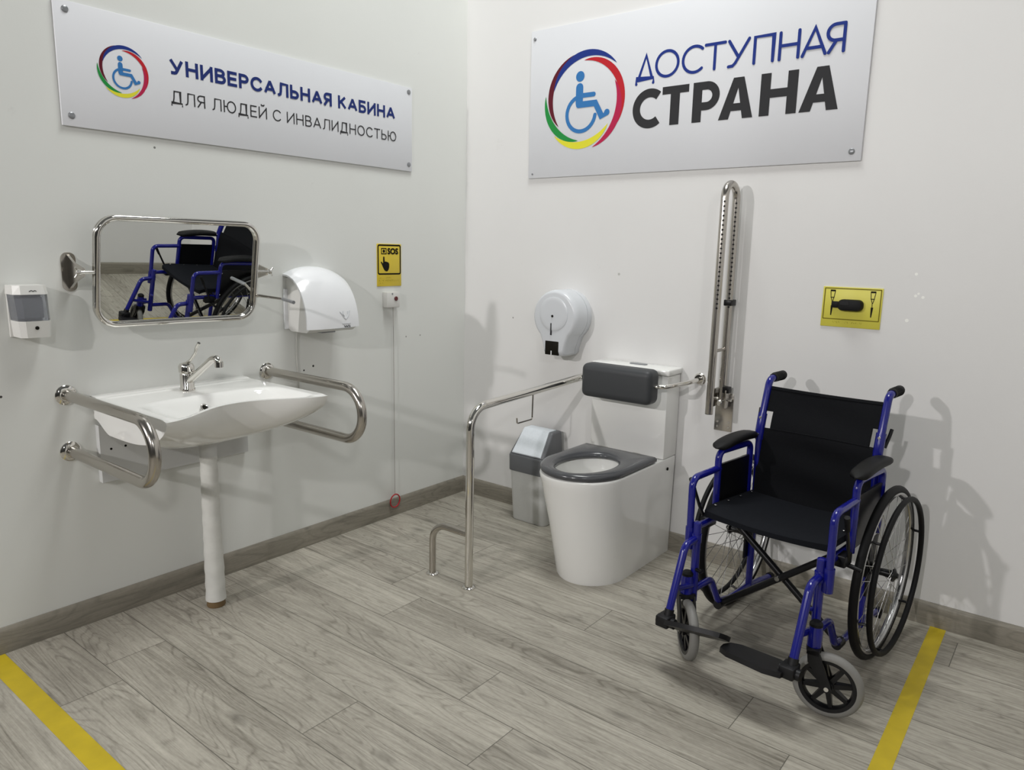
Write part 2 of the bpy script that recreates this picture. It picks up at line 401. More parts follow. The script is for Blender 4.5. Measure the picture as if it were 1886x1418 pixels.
# ------------------------------------------------------------------ flat graphics on signs
def text_polys(s, offset):
    c = bpy.data.curves.new('t', 'FONT'); c.body = s; c.offset = offset; c.size = 1; c.resolution_u = 4
    o = bpy.data.objects.new('t', c); COL.objects.link(o)
    bpy.context.view_layer.update()
    me = bpy.data.meshes.new_from_object(o.evaluated_get(bpy.context.evaluated_depsgraph_get()))
    vs = [(v.co.x, v.co.y) for v in me.vertices]; fs = [tuple(p.vertices) for p in me.polygons]
    bpy.data.objects.remove(o); bpy.data.curves.remove(c); bpy.data.meshes.remove(me)
    return vs, fs
LAY = 4e-5
def words_of(s_, x0, x1, z0, capz, fn, d, bold=0, ref='Н'):
    """fit a line of text between x0 and x1 (ref: the letter whose height runs from z0 to capz); one mesh builder per word.
    Heavier weights are pressed as several slightly shifted layers of ink."""
    vs, fs = text_polys(s_, 0); rv, _ = text_polys(ref, 0)
    ax, bx = min(v[0] for v in vs), max(v[0] for v in vs); az, bz = min(v[1] for v in rv), max(v[1] for v in rv)
    k = (x1-x0-2*bold)/(bx-ax); kz = (capz-z0-2*bold)/(bz-az)
    P = [(x0+bold+(x-ax)*k, z0+bold+(y-az)*kz) for x, y in vs]
    spans = sorted((min(P[i][0] for i in f), max(P[i][0] for i in f)) for f in fs)
    cuts = []; hi = spans[0][1]
    for lo_, h_ in spans:
        if lo_-hi > (capz-z0)*.33: cuts.append((hi+lo_)/2)
        hi = max(hi, h_)
    out = [MB() for _ in range(len(cuts)+1)]
    sh = [(0, 0)]+([(bold*math.cos(q*PI/4), bold*math.sin(q*PI/4)) for q in range(8)] if bold else [])
    groups = [[] for _ in out]
    for f in fs: groups[sum(P[f[0]][0] > c for c in cuts)].append(f)
    for mb, g_ in zip(out, groups):
        isl = {}                      # overlapping pen strokes of one glyph lie one above the other
        def root_(i):
            while isl.setdefault(i, i) != i: i = isl[i]
            return i
        for f in g_:
            for i in f[1:]: isl[root_(i)] = root_(f[0])
        order = {r: q % 5 for q, r in enumerate(sorted({root_(f[0]) for f in g_}, key=lambda r: P[r][0]))}
        for n_, (dx, dz) in enumerate(sh):
            used = sorted({i for f in g_ for i in f}); mp_ = {i: q for q, i in enumerate(used)}
            mb.add([fn(P[i][0]+dx, P[i][1]+dz, d+(n_*5+order[root_(i)])*LAY*.6) for i in used], [tuple(mp_[i] for i in f) for f in g_])
    return out
def lettering(root, m_, label, *a, **k):
    for mb in words_of(*a, **k): part('lettering', mb, m_, root, label=label)
def fill(mb, pts, fn, d):
    mb.lay = getattr(mb, 'lay', 0)+1; d = d+mb.lay*LAY
    mb.add([fn(x, z, d) for x, z in pts], [tuple(range(len(pts)))])
def stroke(mb, pts, wd, fn, d, closed=False, dz=0, ends=True):
    """flat pen stroke with round ends"""
    P = [Vector(p) for p in pts]; n = len(P)
    L = []; Rr = []
    for i in range(n):
        t = (P[(i+1) % n]-P[i-1]) if closed else (P[min(i+1, n-1)]-P[max(i-1, 0)])
        t.normalize(); nn = Vector((-t.y, t.x))
        if 0 < i < n-1 or closed:
            t1 = (P[i]-P[i-1]).normalized(); k = 1/max(.5, abs(nn.dot(Vector((-t1.y, t1.x)))))
        else: k = 1
        L.append(P[i]+nn*wd/2*k); Rr.append(P[i]-nn*wd/2*k)
    fs = [(i, (i+1) % n, n+(i+1) % n, n+i) for i in range(n if closed else n-1)]
    mb.lay = getattr(mb, 'lay', 0)+1; d = d+mb.lay*LAY
    mb.add([fn(p.x, p.y, d) for p in L+Rr], fs)
    if not closed and ends:
        for c in (P[0], P[-1]): disc(mb, c.x, c.y, wd/2, fn, d-mb.lay*LAY)
def disc(mb, x, y, r, fn, d, seg=16, flat=False):
    if not flat: mb.lay = getattr(mb, 'lay', 0)+1; d = d+mb.lay*LAY
    mb.add([fn(x+r*math.cos(2*PI*k/seg), y+r*math.sin(2*PI*k/seg), d) for k in range(seg)], [tuple(range(seg))])
def arc(cx, cz, r, a0, a1, n=24):
    return [(cx+r*math.cos(math.radians(a0+(a1-a0)*k/n)), cz+r*math.sin(math.radians(a0+(a1-a0)*k/n))) for k in range(n+1)]
def crescent(mb, cx, cz, a0, r0, a1, r1, wmax, fn, d, n=30):
    A = []; B = []
    for k in range(n+1):
        t = k/n; a = math.radians(a0+(a1-a0)*t); r = r0+(r1-r0)*t; h = wmax/2*math.sin(PI*min(1, max(0, t)))**.8
        A.append(fn(cx+(r+h)*math.cos(a), cz+(r+h)*math.sin(a), d)); B.append(fn(cx+(r-h)*math.cos(a), cz+(r-h)*math.sin(a), d))
    mb.add(A+B, [(k, k+1, n+2+k, n+1+k) for k in range(n)])
LOGO = [('maroon_arc', 'maroon', 105, .205, 218, .168, .024), ('blue_arc', 'blueprint', 40, .212, 162, .172, .026),
        ('red_arc', 'red', -33, .207, 92, .168, .026), ('crimson_arc', 'crimson', -76, .210, 24, .170, .026),
        ('yellow_arc', 'yellowprint', 222, .210, 320, .168, .028), ('green_arc', 'green', 170, .211, 262, .172, .026)]
def emblem(root, cx, cz, sc_, fn, d):
    """ring of six coloured arcs round a wheelchair user"""
    e = MB(); q = lambda x, z: (cx+(x-.707)*sc_, cz+(z-1.967)*sc_)
    disc(e, *q(.684, 2.070), .0225*sc_, fn, d)
    stroke(e, [q(.683, 2.023), q(.683, 1.958)], .038*sc_, fn, d)
    stroke(e, [q(.690, 1.988), q(.758, 1.988)], .020*sc_, fn, d+.0002)
    stroke(e, [q(.680, 1.950), q(.768, 1.950), q(.803, 1.890), q(.829, 1.906)], .027*sc_, fn, d+.0004)
    stroke(e, [(cx+(x-.707)*sc_, cz+(z-1.967)*sc_) for x, z in arc(.694, 1.911, .075, 112, 352)], .017*sc_, fn, d)
    em = part('wheelchair_emblem', e, 'iconblue', root, label='blue wheelchair user emblem')
    for nm, mt, a0, r0, a1, r1, wm in LOGO:
        b = MB(); crescent(b, cx, cz, a0, r0*sc_, a1, r1*sc_, wm*sc_*1.15, fn, d+LAY*2*len(em.children))
        part(nm, b, mt, root, em)
def caps(root, pts, r, fn, d):
    for (x, z) in pts:
        b = MB(); n = 16
        ring = lambda rr, dd: [fn(x+rr*math.cos(2*PI*k/n), z+rr*math.sin(2*PI*k/n), dd) for k in range(n)]
        b.loft([ring(r, d), ring(r, d+.002), ring(r*.7, d+.004)]); part('screw_cap', b, 'capgrey', root)
fB = lambda x, z, d: Vector((x, -d, z))            # back wall: x to the right, d out of the wall
fL = lambda y, z, d: Vector((d, y, z))             # left wall: y to the right

# big sign on the back wall
T = thing('wall_sign', 'large white sign on the back wall with charcoal and blue lettering beside a round emblem', 'sign', (1.147, 0, 1.643))
part('sign_panel', MB().box((.407, -.010, 1.643), (1.886, -.002, 2.298), .0015), 'signboard', T)
part('sign_spacer', MB().box((.5, -.0025, 1.7), (1.8, 0, 2.2)), 'capgrey', T)
emblem(T, .707, 1.967, 1.0, fB, .0108)
b = MB(); D = .0108; Wd = .0115; z0, z1 = 2.0225, 2.116
def up_(x, pts): return [(x+px, 2.0225+pz*.0935) for px, pz in pts]
def letters_top(b):
    xs = .966
    # thin rounded capitals drawn pen stroke by pen stroke
    stroke(b, [(.968, 2.003), (.968, 2.022), (1.047, 2.022), (1.047, 2.003)], Wd, fB, D)
    stroke(b, [(.977, 2.022), (1.010, 2.113), (1.040, 2.022)], Wd, fB, D+.0001)
    stroke(b, arc(1.107, 2.069, .049, 0, 360, 36)[:-1], Wd, fB, D, closed=True)
    stroke(b, arc(1.226, 2.069, .049, 48, 312), Wd, fB, D)
    stroke(b, [(1.272, 2.115), (1.352, 2.115)], Wd, fB, D); stroke(b, [(1.312, 2.115), (1.312, 2.022)], Wd, fB, D+.0001)
    stroke(b, [(1.368, 2.115), (1.405, 2.058)], Wd, fB, D); stroke(b, [(1.447, 2.115), (1.396, 2.032), (1.386, 2.023), (1.370, 2.022)], Wd, fB, D+.0001)
    stroke(b, [(1.470, 2.022), (1.470, 2.115), (1.541, 2.115), (1.541, 2.022)], Wd, fB, D)
    stroke(b, [(1.566, 2.022), (1.566, 2.115)], Wd, fB, D); stroke(b, [(1.634, 2.022), (1.634, 2.115)], Wd, fB, D); stroke(b, [(1.566, 2.069), (1.634, 2.069)], Wd, fB, D+.0001)
    stroke(b, [(1.650, 2.022), (1.690, 2.115), (1.730, 2.022)], Wd, fB, D); stroke(b, [(1.664, 2.047), (1.716, 2.047)], Wd, fB, D+.0001)
    stroke(b, [(1.792, 2.022), (1.792, 2.115)], Wd, fB, D)
    stroke(b, [(1.790, 2.115)]+arc(1.762, 2.088, .027, 90, 270, 14)+[(1.790, 2.061)], Wd, fB, D+.0001)
    stroke(b, [(1.766, 2.061), (1.742, 2.022)], Wd, fB, D+.0002)
letters_top(b)
part('lettering', b, 'blueprint', T, label='thin blue lettering')
b = MB()
stroke(b, arc(1.036, 1.9005, .062, 50, 310, 36), .035, fB, D, ends=False)
stroke(b, [(1.093, 1.9635), (1.211, 1.9635)], .030, fB, D, ends=False); stroke(b, [(1.1515, 1.826), (1.1515, 1.965)], .041, fB, D, ends=False)
stroke(b, [(1.249, 1.826), (1.249, 1.979)], .039, fB, D, ends=False)
stroke(b, [(1.249, 1.9635), (1.288, 1.9635)]+arc(1.288, 1.9245, .039, 88, -88, 16)+[(1.249, 1.8855)], .031, fB, D, ends=False)
for o in (0, .3115):
    fill(b, [(1.342+o, 1.826), (1.383+o, 1.826), (1.418+o, 1.945), (1.418+o, 1.979), (1.396+o, 1.979)], fB, D)
    fill(b, [(1.480+o, 1.826), (1.439+o, 1.826), (1.416+o, 1.945), (1.416+o, 1.979), (1.438+o, 1.979)], fB, D)
    fill(b, [(1.387+o, 1.856), (1.440+o, 1.856), (1.434+o, 1.884), (1.393+o, 1.884)], fB, D)
for x in (1.5235, 1.6245): stroke(b, [(x, 1.826), (x, 1.979)], .038, fB, D, ends=False)
stroke(b, [(1.5235, 1.905), (1.6245, 1.905)], .031, fB, D, ends=False)
part('lettering', b, 'darkprint', T, label='heavy charcoal lettering')
caps(T, [(.428, 2.262)], .008, fB, .010); caps(T, [(.431, 1.662)], .0045, fB, .010)
caps(T, [(1.853, 1.676), (1.853, 2.262)], .011, fB, .010)

# long sign on the left wall
T = thing('wall_sign', 'long white sign on the left wall above the mirror with two lines of lettering', 'sign', (0, -1.14, 1.657))
part('sign_panel', MB().box((.002, -1.890, 1.658), (.010, -.390, 2.029), .0015), 'signboard', T)
part('sign_spacer', MB().box((0, -1.8, 1.72), (.0025, -.5, 1.98)), 'capgrey', T)
emblem(T, -1.692, 1.851, .39, fL, .0108)
def el(cx, cz, rx, rz, a0, a1, n=20): return [(cx+rx*math.cos(math.radians(a0+(a1-a0)*k/n)), cz+rz*math.sin(math.radians(a0+(a1-a0)*k/n))) for k in range(n+1)]
def bowl_(x0, zc, rx, rz): return [(x0, zc+rz)]+el(x0+rx*1.1, zc, rx, rz, 90, -90, 14)+[(x0, zc-rz)]
GLYPH = {   # sans capitals as pen strokes on a one-unit cap height: width, strokes
 'У': (.76, [[(0, 1), (.39, .33)], [(.76, 1), (.43, .24), (.33, .05), (.22, 0), (.09, 0)]]),
 'Н': (.70, [[(0, 0), (0, 1)], [(.70, 0), (.70, 1)], [(0, .5), (.70, .5)]]),
 'И': (.72, [[(0, 0), (0, 1)], [(.72, 0), (.72, 1)], [(0, .03), (.72, .97)]]),
 'В': (.60, [[(0, -.0), (0, 1)], bowl_(0, .77, .27, .23), bowl_(0, .27, .30, .27)]),
 'Е': (.54, [[(0, 0), (0, 1)], [(0, 1), (.54, 1)], [(0, .51), (.49, .51)], [(0, 0), (.54, 0)]]),
 'Р': (.58, [[(0, 0), (0, 1)], bowl_(0, .73, .28, .27)]),
 'С': (.76, [el(.42, .5, .42, .5, 42, 318, 30)]),
 'А': (.80, [[(0, 0), (.4, 1)], [(.4, 1), (.8, 0)], [(.13, .3), (.67, .3)]]),
 'Л': (.76, [[(.76, 0), (.76, 1), (.22, 1), (.19, .35), (.14, .08), (.02, 0)]]),
 'Ь': (.58, [[(0, 0), (0, 1)], bowl_(0, .27, .28, .27)]),
 'Я': (.58, [[(.58, 0), (.58, 1)], [(.58-x, z) for x, z in bowl_(0, .73, .28, .27)], [(.30, .47), (0, 0)]]),
 'К': (.64, [[(0, 0), (0, 1)], [(0, .36), (.60, 1)], [(.20, .56), (.64, 0)]]),
 'Б': (.58, [[(0, 0), (0, 1)], [(0, 1), (.53, 1)], bowl_(0, .28, .28, .28)]),
 'Д': (.88, [[(0, -.22), (0, 0), (.88, 0), (.88, -.22)], [(.12, 0), (.20, .4), (.24, 1), (.74, 1), (.74, 0)]]),
 'Ю': (1.06, [[(0, 0), (0, 1)], [(0, .5), (.29, .5)], el(.675, .5, .385, .5, 0, 360, 36)]),
 'О': (.84, [el(.42, .5, .42, .5, 0, 360, 36)]),
 'Т': (.70, [[(0, 1), (.70, 1)], [(.35, 0), (.35, 1)]]),
}
GLYPH['Й'] = (.72, GLYPH['И'][1]+[[(.20, 1.30), (.27, 1.19), (.45, 1.19), (.52, 1.30)]])
def pen_words(root, m_, label, s_, x0, x1, z0, z1, wt, fn, d, gap=.30, space=.42):
    h = z1-z0-wt; x = 0; pos = []
    for ch in s_:
        pos.append(x); x += space if ch == ' ' else GLYPH[ch][0]+gap
    kx = (x1-x0-wt)/(x-gap); b = MB()
    for ch, px in zip(s_+' ', pos+[x]):
        if ch == ' ':
            part('lettering', b, m_, root, label=label); b = MB(); continue
        for st_ in GLYPH[ch][1]:
            P = [(x0+wt/2+(px+a)*kx, z0+wt/2+c*h) for a, c in st_]
            closed = math.dist(P[0], P[-1]) < 1e-6
            if not closed:   # square ends reach half a pen width past the last point
                for q_, w_ in ((0, 1), (-1, -2)):
                    v_ = Vector(P[q_])-Vector(P[w_]); v_.normalize()
                    if ch in 'АУИЙК' and abs(v_.x) > .1 and abs(v_.y) > .3: v_ = v_*.2
                    P[q_] = tuple(Vector(P[q_])+v_*wt*.499)
            stroke(b, P[:-1] if closed else P, wt, fn, d, closed=closed, ends=False)
pen_words(T, 'navy', 'bold navy lettering', 'УНИВЕРСАЛЬНАЯ КАБИНА', -1.536, -.497, 1.8755, 1.9275, .0105, fL, D, .36, .50)
pen_words(T, 'darkprint', 'thin charcoal lettering', 'ДЛЯ ЛЮДЕЙ С ИНВАЛИДНОСТЬЮ', -1.537, -.491, 1.7800, 1.8225, .0044, fL, D, .30, .42)
caps(T, [(-1.857, 2.003), (-1.862, 1.690), (-.410, 2.009), (-.411, 1.688)], .0105, fL, .010)

def framed(b, a0, c0, a1, c1, r, wd, fn, d):
    o = rrect(a0, c0, a1, c1, r); i = rrect(a0+wd, c0+wd, a1-wd, c1-wd, max(.001, r-wd)); n = len(o)
    b.add([fn(x, y, d) for x, y in o]+[fn(x, y, d) for x, y in i], [(k, (k+1) % n, n+(k+1) % n, n+k) for k in range(n)])
def dots(b, a0, c0, n, fn, d, pitch=.0065):
    k = 0
    for q in range(n):
        for (i, j) in ((0, 0), (1, 0), (0, 1), (1, 1), (0, 2), (1, 2)):
            k += 1
            if random.random() < .5:
                disc(b, a0+q*pitch+i*.0024, c0-j*.0024, .0008, fn, d, 6, True)
# SOS sign
T = thing('safety_sign', 'yellow upright tactile sign with SOS and pointing hand on left wall', 'sign', (0, -.532, 1.128))
part('sign_plate', MB().box((0, -.606, 1.128), (.004, -.457, 1.322), .001), 'signyellow', T)
d = .0045
b = MB(); framed(b, -.604, 1.181, -.460, 1.319, .011, .007, fL, d); part('border', b, 'ink', T)
b = MB(); framed(b, -.582, 1.274, -.549, 1.303, .001, .0045, fL, d); disc(b, -.5655, 1.2885, .0075, fL, d); part('button_symbol', b, 'ink', T)
lettering(T, 'ink', 'black lettering', 'SOS', -.544, -.477, 1.2745, 1.303, fL, d, .0018, 'H')
b = MB()
hand = [(-.5700, 1.2620), (-.5660, 1.2645), (-.5625, 1.2620), (-.5605, 1.2400), (-.5540, 1.2420), (-.5470, 1.2390), (-.5410, 1.2385), (-.5350, 1.2340), (-.5330, 1.2280), (-.5335, 1.2150), (-.5380, 1.2040), (-.5450, 1.1965), (-.5540, 1.1965), (-.5620, 1.2010), (-.5700, 1.2130), (-.5790, 1.2290), (-.5840, 1.2360), (-.5835, 1.2405), (-.5795, 1.2405), (-.5730, 1.2330), (-.5705, 1.2350)]
b.prism(hand, fL, .004, .0048); part('hand_symbol', b, 'ink', T)
b = MB(); dots(b, -.595, 1.170, 3, fL, d); dots(b, -.553, 1.170, 5, fL, d); dots(b, -.595, 1.157, 2, fL, d); dots(b, -.578, 1.157, 2, fL, d); dots(b, -.555, 1.157, 13, fL, d); dots(b, -.595, 1.144, 4, fL, d)
part('braille_dots', b, 'olive', T)

# crutch sign on the back wall and the rubber holder screwed on top of it
T = thing('safety_sign', 'yellow landscape sign with two crutch symbols on back wall above the wheelchair', 'sign', (1.90, 0, 1.05))
part('sign_plate', MB().box((1.801, -.004, 1.050), (2.006, 0, 1.197), .001), 'signlemon', T)
b = MB(); framed(b, 1.806, 1.077, 2.002, 1.193, .003, .0035, fB, d); part('border', b, 'olive', T)
def crutch(b, x):
    b.prism([(x-.009, 1.180), (x+.009, 1.180), (x+.009, 1.186), (x-.009, 1.186)], fB, .004, .0047)
    stroke(b, [(x-.008, 1.181), (x-.006, 1.160), (x-.001, 1.143), (x, 1.125)], .0022, fB, d); stroke(b, [(x+.008, 1.181), (x+.005, 1.160), (x+.001, 1.143)], .0022, fB, d)
    stroke(b, [(x-.006, 1.158), (x+.005, 1.158)], .003, fB, d+.0001)
    b.prism([(x-.004, 1.128), (x+.004, 1.128), (x+.0005, 1.092), (x-.003, 1.092)], fB, .004, .0046)
for x in (1.836, 1.974):
    b = MB(); crutch(b, x); part('crutch_symbol', b, 'ink', T)
b = MB(); dots(b, 1.845, 1.070, 4, fB, d); dots(b, 1.887, 1.070, 2, fB, d); dots(b, 1.91, 1.070, 6, fB, d); part('braille_dots', b, 'olive', T)
T = thing('crutch_holder', 'black rubber crutch holder mounted across the yellow crutch sign', 'holder', (1.90, -.005, 1.11))
b = MB()
oval = rrect(1.860, 1.1115, 1.946, 1.153, .018)
sh = lambda k: [(1.903+(a-1.903)*k, 1.132+(c-1.132)*k) for a, c in oval]
b.loft([[fB(a, c, .0048) for a, c in sh(1)], [fB(a, c, .022) for a, c in sh(1)], [fB(a, c, .030) for a, c in sh(.9)], [fB(a, c, .032) for a, c in sh(.7)]])
body = part('holder_body', b, 'rubber', T)
part('holder_tab', MB().box((1.836, -.016, 1.121), (1.864, -.0048, 1.144), .003), 'rubber', T)
b = MB(); b.loft([[fB(1.870+(a)*.07, 1.140+c*.007, .0322) for a, c in rrect(0, -1, .45, 1, .2)], [fB(1.870+a*.07, 1.140+c*.007, .0335) for a, c in rrect(0, -1, .45, 1, .2)]])
part('clamp_ridge', b, 'blackmetal', T, body)

# ------------------------------------------------------------------ call button with pull cord
T = thing('call_button', 'small ivory alarm button with red knob and pull cord under the SOS sign', 'alarm button', (0, -.53, 1.03))
part('button_box', MB().box((0, -.573, 1.030), (.032, -.492, 1.102), .004), 'beigeplastic', T)
b = MB(); b.lathe([(.0105, 0), (.0105, .003), (.009, .0045)], (.032, -.518, 1.071), (1, 0, 0), 20); part('push_button', b, 'darkred', T, label='red button')
b = MB(); b.cyl((.030, -.540, 1.094), (.0335, -.540, 1.094), .004); part('cover_screw', b, 'capgrey', T)
b = MB(); b.tube([(.016, -.522, 1.031), (.018, -.5222, .9), (.0185, -.5222, .6), (.019, -.5222, .3), (.0195, -.522, .112)], .0016, 6); cord = part('pull_cord', b, 'cord', T)
b = MB(); b.torus((.0205, -.5222, .078), (1, .05, 0), .0325, .0032, 40, 8); part('pull_ring', b, 'redplastic', T, label='red pull ring')

# ------------------------------------------------------------------ soap dispenser
T = thing('soap_dispenser', 'white soap dispenser with smoky window at far left of the washbasin wall', 'soap dispenser', (0, -2.047, 1.005))
y0, y1 = -2.092, -1.998
part('back_plate', MB().box((0, y0+.004, 1.008), (.010, y1-.004, 1.165), .003), 'beigeplastic', T)
b = MB(); b.loft([[Vector((d, y, 1.141)) for d, y in ((.010, y0), (.072, y0), (.088, y0+.016), (.088, y1-.012), (.076, y1), (.010, y1))],
                  [Vector((d, y, 1.168)) for d, y in ((.010, y0+.002), (.066, y0+.002), (.080, y0+.018), (.080, y1-.014), (.068, y1-.002), (.010, y1-.002))]])
part('lid', b, 'beigeplastic', T)
b = MB(); b.loft([[Vector((d, y, 1.062)) for d, y in ((.012, y0+.008), (.074, y0+.008), (.090, y0+.022), (.090, y1-.010), (.076, y1), (.012, y1))],
                  [Vector((d, y, 1.1405)) for d, y in ((.012, y0+.003), (.070, y0+.003), (.086, y0+.018), (.086, y1-.013), (.074, y1-.002), (.012, y1-.002))]])
part('tank_window', b, 'tank', T, label='smoky see-through window')
part('inner_tank', MB().box((.014, y0+.014, 1.066), (.045, y1-.008, 1.13), .004), 'capgrey', T)
b = MB()
b.loft([[Vector((d, y, 1.010)) for d, y in ((.010, y0+.012), (.072, y0+.012), (.084, y0+.026), (.084, y1-.010), (.072, y1), (.010, y1))],
        [Vector((d, y, 1.061)) for d, y in ((.010, y0+.008), (.074, y0+.008), (.091, y0+.022), (.091, y1-.008), (.076, y1+.002), (.010, y1+.002))]])
base = part('base_housing', b, 'beigeplastic', T)
b = MB(); b.lathe([(.0055, 0), (.0055, .0015), (.003, .0025)], (.0885, -2.040, 1.040), (1, 0, 0), 14); part('sensor_eye', b, 'ink', T, base)
b = MB(); stroke(b, [(-2.052, 1.1505), (-2.046, 1.1535), (-2.042, 1.1505), (-2.036, 1.153), (-2.033, 1.1505)], .0022, fL, .0870); part('maker_mark', b, 'darkprint', T)

# ------------------------------------------------------------------ tilting mirror
nrm = Vector((.985, -.020, -.170)).normalized()
e1 = Vector((0, 1, 0)); e1 = (e1-nrm*e1.dot(nrm)).normalized(); e2 = nrm.cross(e1)
if e2.z < 0: e2 = -e2
MC = Vector((.119, -1.588, 1.206)); MW, MH = .288, .184
fM = lambda a, c, d=0: MC+e1*a+e2*c+nrm*d
T = thing('tilting_mirror', 'rounded rectangular mirror in a chrome tube frame tilted over the washbasin', 'mirror', (0, -1.59, 1.2))
ol = rrect(-MW+.010, -MH+.010, MW-.010, MH-.010, .062, 10)
b = MB(); b.tube([fM(a, c) for a, c in ol], .0100, 14, True); part('frame', b, 'chrome', T)
b = MB(); b.tube([fM(a, c, -.0175) for a, c in ol], .0070, 12, True); part('frame', b, 'chrome', T)
il = rrect(-MW+.011, -MH+.011, MW-.011, MH-.011, .061, 10)
b = MB(); b.loft([[fM(a, c, -.008) for a, c in il], [fM(a, c, -.004) for a, c in il]]); part('mirror_glass', b, 'mirror', T)
b = MB(); b.loft([[fM(a, c, -.012) for a, c in il], [fM(a, c, -.0082) for a, c in il]]); part('back_panel', b, 'steel', T)
for sgn, yy in ((-1, -1.905), (1, -1.262)):
    b = MB()
    pl = rrect(-.022, -.062, .022, .062, .020)
    b.loft([[Vector((.0, yy+a, 1.205+c)) for a, c in pl], [Vector((.004, yy+a, 1.205+c)) for a, c in pl]])
    mp = part('mount_plate', b, 'steel', T)
    b = MB()   # folded gusset tapering to the pivot
    piv = fM(sgn*(MW+.012), 0)
    yp = piv.y-sgn*-.012
    b.loft([[Vector((.004, yy-.004, 1.205-.055)), Vector((.004, yy+.004, 1.205-.055)), Vector((.004, yy+.004, 1.205+.055)), Vector((.004, yy-.004, 1.205+.055))],
            [Vector((.05, yy-.004, 1.205-.030)), Vector((.05, yy+.004, 1.205-.030)), Vector((.05, yy+.004, 1.205+.030)), Vector((.05, yy-.004, 1.205+.030))],
            [Vector((piv.x, yy-.004, piv.z-.012)), Vector((piv.x, yy+.004, piv.z-.012)), Vector((piv.x, yy+.004, piv.z+.012)), Vector((piv.x, yy-.004, piv.z+.012))]])
    part('gusset', b, 'steel', T, mp)
    b = MB(); b.cyl(Vector((piv.x, yy-sgn*-.014, piv.z)), fM(sgn*(MW-.012), 0), .006); part('pivot_bolt', b, 'bolt', T)
    b = MB(); k = Vector((piv.x, yy+sgn*.010, piv.z)); b.lathe([(.009, 0), (.010, .006), (.006, .012)], k, (0, sgn, 0), 12)
    for q in (-1, 1): b.tube([k+Vector((0, sgn*.008, q*.004)), k+Vector((q*.004, sgn*.015, q*.016))], .003, 8)
    part('wing_nut', b, 'bolt', T)
b = MB(); L0 = fM(MW-.004, -.094, -.004); L1 = Vector((.235, -1.272, 1.108)); L2 = Vector((.318, -1.283, 1.1005))
b.tube([L0, L0+Vector((.02, .006, .002)), L1], [.006, .0055, .0045], 10); lev = part('tilt_lever', b, 'steel', T)
b = MB(); b.tube([L1-(L2-L1).normalized()*.004, L1, L2], [.005, .0065, .0065], 12); part('lever_grip', b, 'capgrey', T, lev)

# ------------------------------------------------------------------ hand dryer
T = thing('hand_dryer', 'white domed hand dryer on the left wall between mirror and SOS sign', 'hand dryer', (0, -.98, .96))
ya, yb = -1.108, -.845; yc = (ya+yb)/2
b = MB(); rings = []
N = 18; K = 22
def dome(s, t):
    """s across the width -1..1, t from wall top 0 to front bottom 1"""
    top = 1.221-.032*abs(s)**2.2; D_ = .172-.016*abs(s)**2.5; zb = .973
    a = t*PI/2
    return Vector((D_*math.sin(a)**.92, yc+s*(yb-ya)/2*(1-.10*(1-t)*max(0, s)), zb+(top-zb)*math.cos(a)**.95 if t < 1 else zb))
vs = []; fs = []
for i in range(N+1):
    for k in range(K+1): vs.append(dome(-1+2*i/N, k/K))
for i in range(N):
    for k in range(K): fs.append((i*(K+1)+k, i*(K+1)+k+1, (i+1)*(K+1)+k+1, (i+1)*(K+1)+k))
th = .006; off = len(vs)
for i in range(N+1):
    for k in range(K+1):
        p = dome(-1+2*i/N, k/K); q = Vector((p.x*.955, yc+(p.y-yc)*.999, .973+(p.z-.973)*.968)); vs.append(q)
fs += [tuple(off+x for x in reversed(f)) for f in fs]
for i in range(N):
    for k in (0, K):
        a_, b_ = i*(K+1)+k, (i+1)*(K+1)+k; fs.append((a_, b_, off+b_, off+a_))
for k in range(K):
    for i in (0, N):
        a_, b_ = i*(K+1)+k, i*(K+1)+k+1; fs.append((a_, b_, off+b_, off+a_))
b.add(vs, fs); part('cover', b, 'whiteplastic', T, angle=60)
b = MB(); poly = [(.0, .972)]+[(.158*math.sin(k/12*PI/2)**.92, .972+.205*math.cos(k/12*PI/2)**.95) for k in range(13)][:12]+[(.158, .976), (.13, .958), (.03, .958)]
b.prism(poly, lambda a, c, d: Vector((a, d, c)), ya+.014, yb-.014); part('housing', b, 'beigeplastic', T)
part('mounting_bracket', MB().box((0, ya-.002, .966), (.010, yb-.01, 1.13), .002), 'whiteplastic', T)
part('air_nozzle', MB().box((.06, yc-.035, .951), (.12, yc+.035, .959), .002), 'capgrey', T)
b = MB(); b.box((.148, yc-.03, .9675), (.1725, yc+.075, .9665)); 
b = MB(); b.box((.1585, yc-.005, .972), (.1735, yc+.075, .9725))
part('lower_seam', b, 'capgrey', T)
def on_dome(y, z):
    s = (y-yc)/((yb-ya)/2); lo, hi = 0, 1
    for _ in range(30):
        mid = (lo+hi)/2
        if dome(s, mid).z > z: lo = mid
        else: hi = mid
    return dome(s, hi)+Vector((.0012, 0, .0006))
b = MB()
for pts in ([(-.955, 1.040), (-.945, 1.028), (-.935, 1.014), (-.925, 1.008)], [(-.938, 1.042), (-.940, 1.030), (-.932, 1.020)], [(-.900, 1.042), (-.905, 1.028), (-.915, 1.016), (-.925, 1.008)], [(-.912, 1.040), (-.915, 1.030)]):
    b.tube([on_dome(y, z) for y, z in pts], .0012, 6)
part('drying_hands_symbol', b, 'dispgrey', T)
b = MB(); b.tube([on_dome(y, z) for y, z in ((-.945, .990), (-.90, .990))], .0011, 6); part('caption_line', b, 'dispgrey', T)
b = MB()
for pts in ([(-.937, .982), (-.929, .976), (-.925, .981), (-.918, .976)], [(-.918, .976), (-.912, .983)], [(-.905, .982), (-.909, .976), (-.903, .976)]):
    b.tube([on_dome(y, z) for y, z in pts], .0014, 6)
part('maker_mark', b, 'darkprint', T)
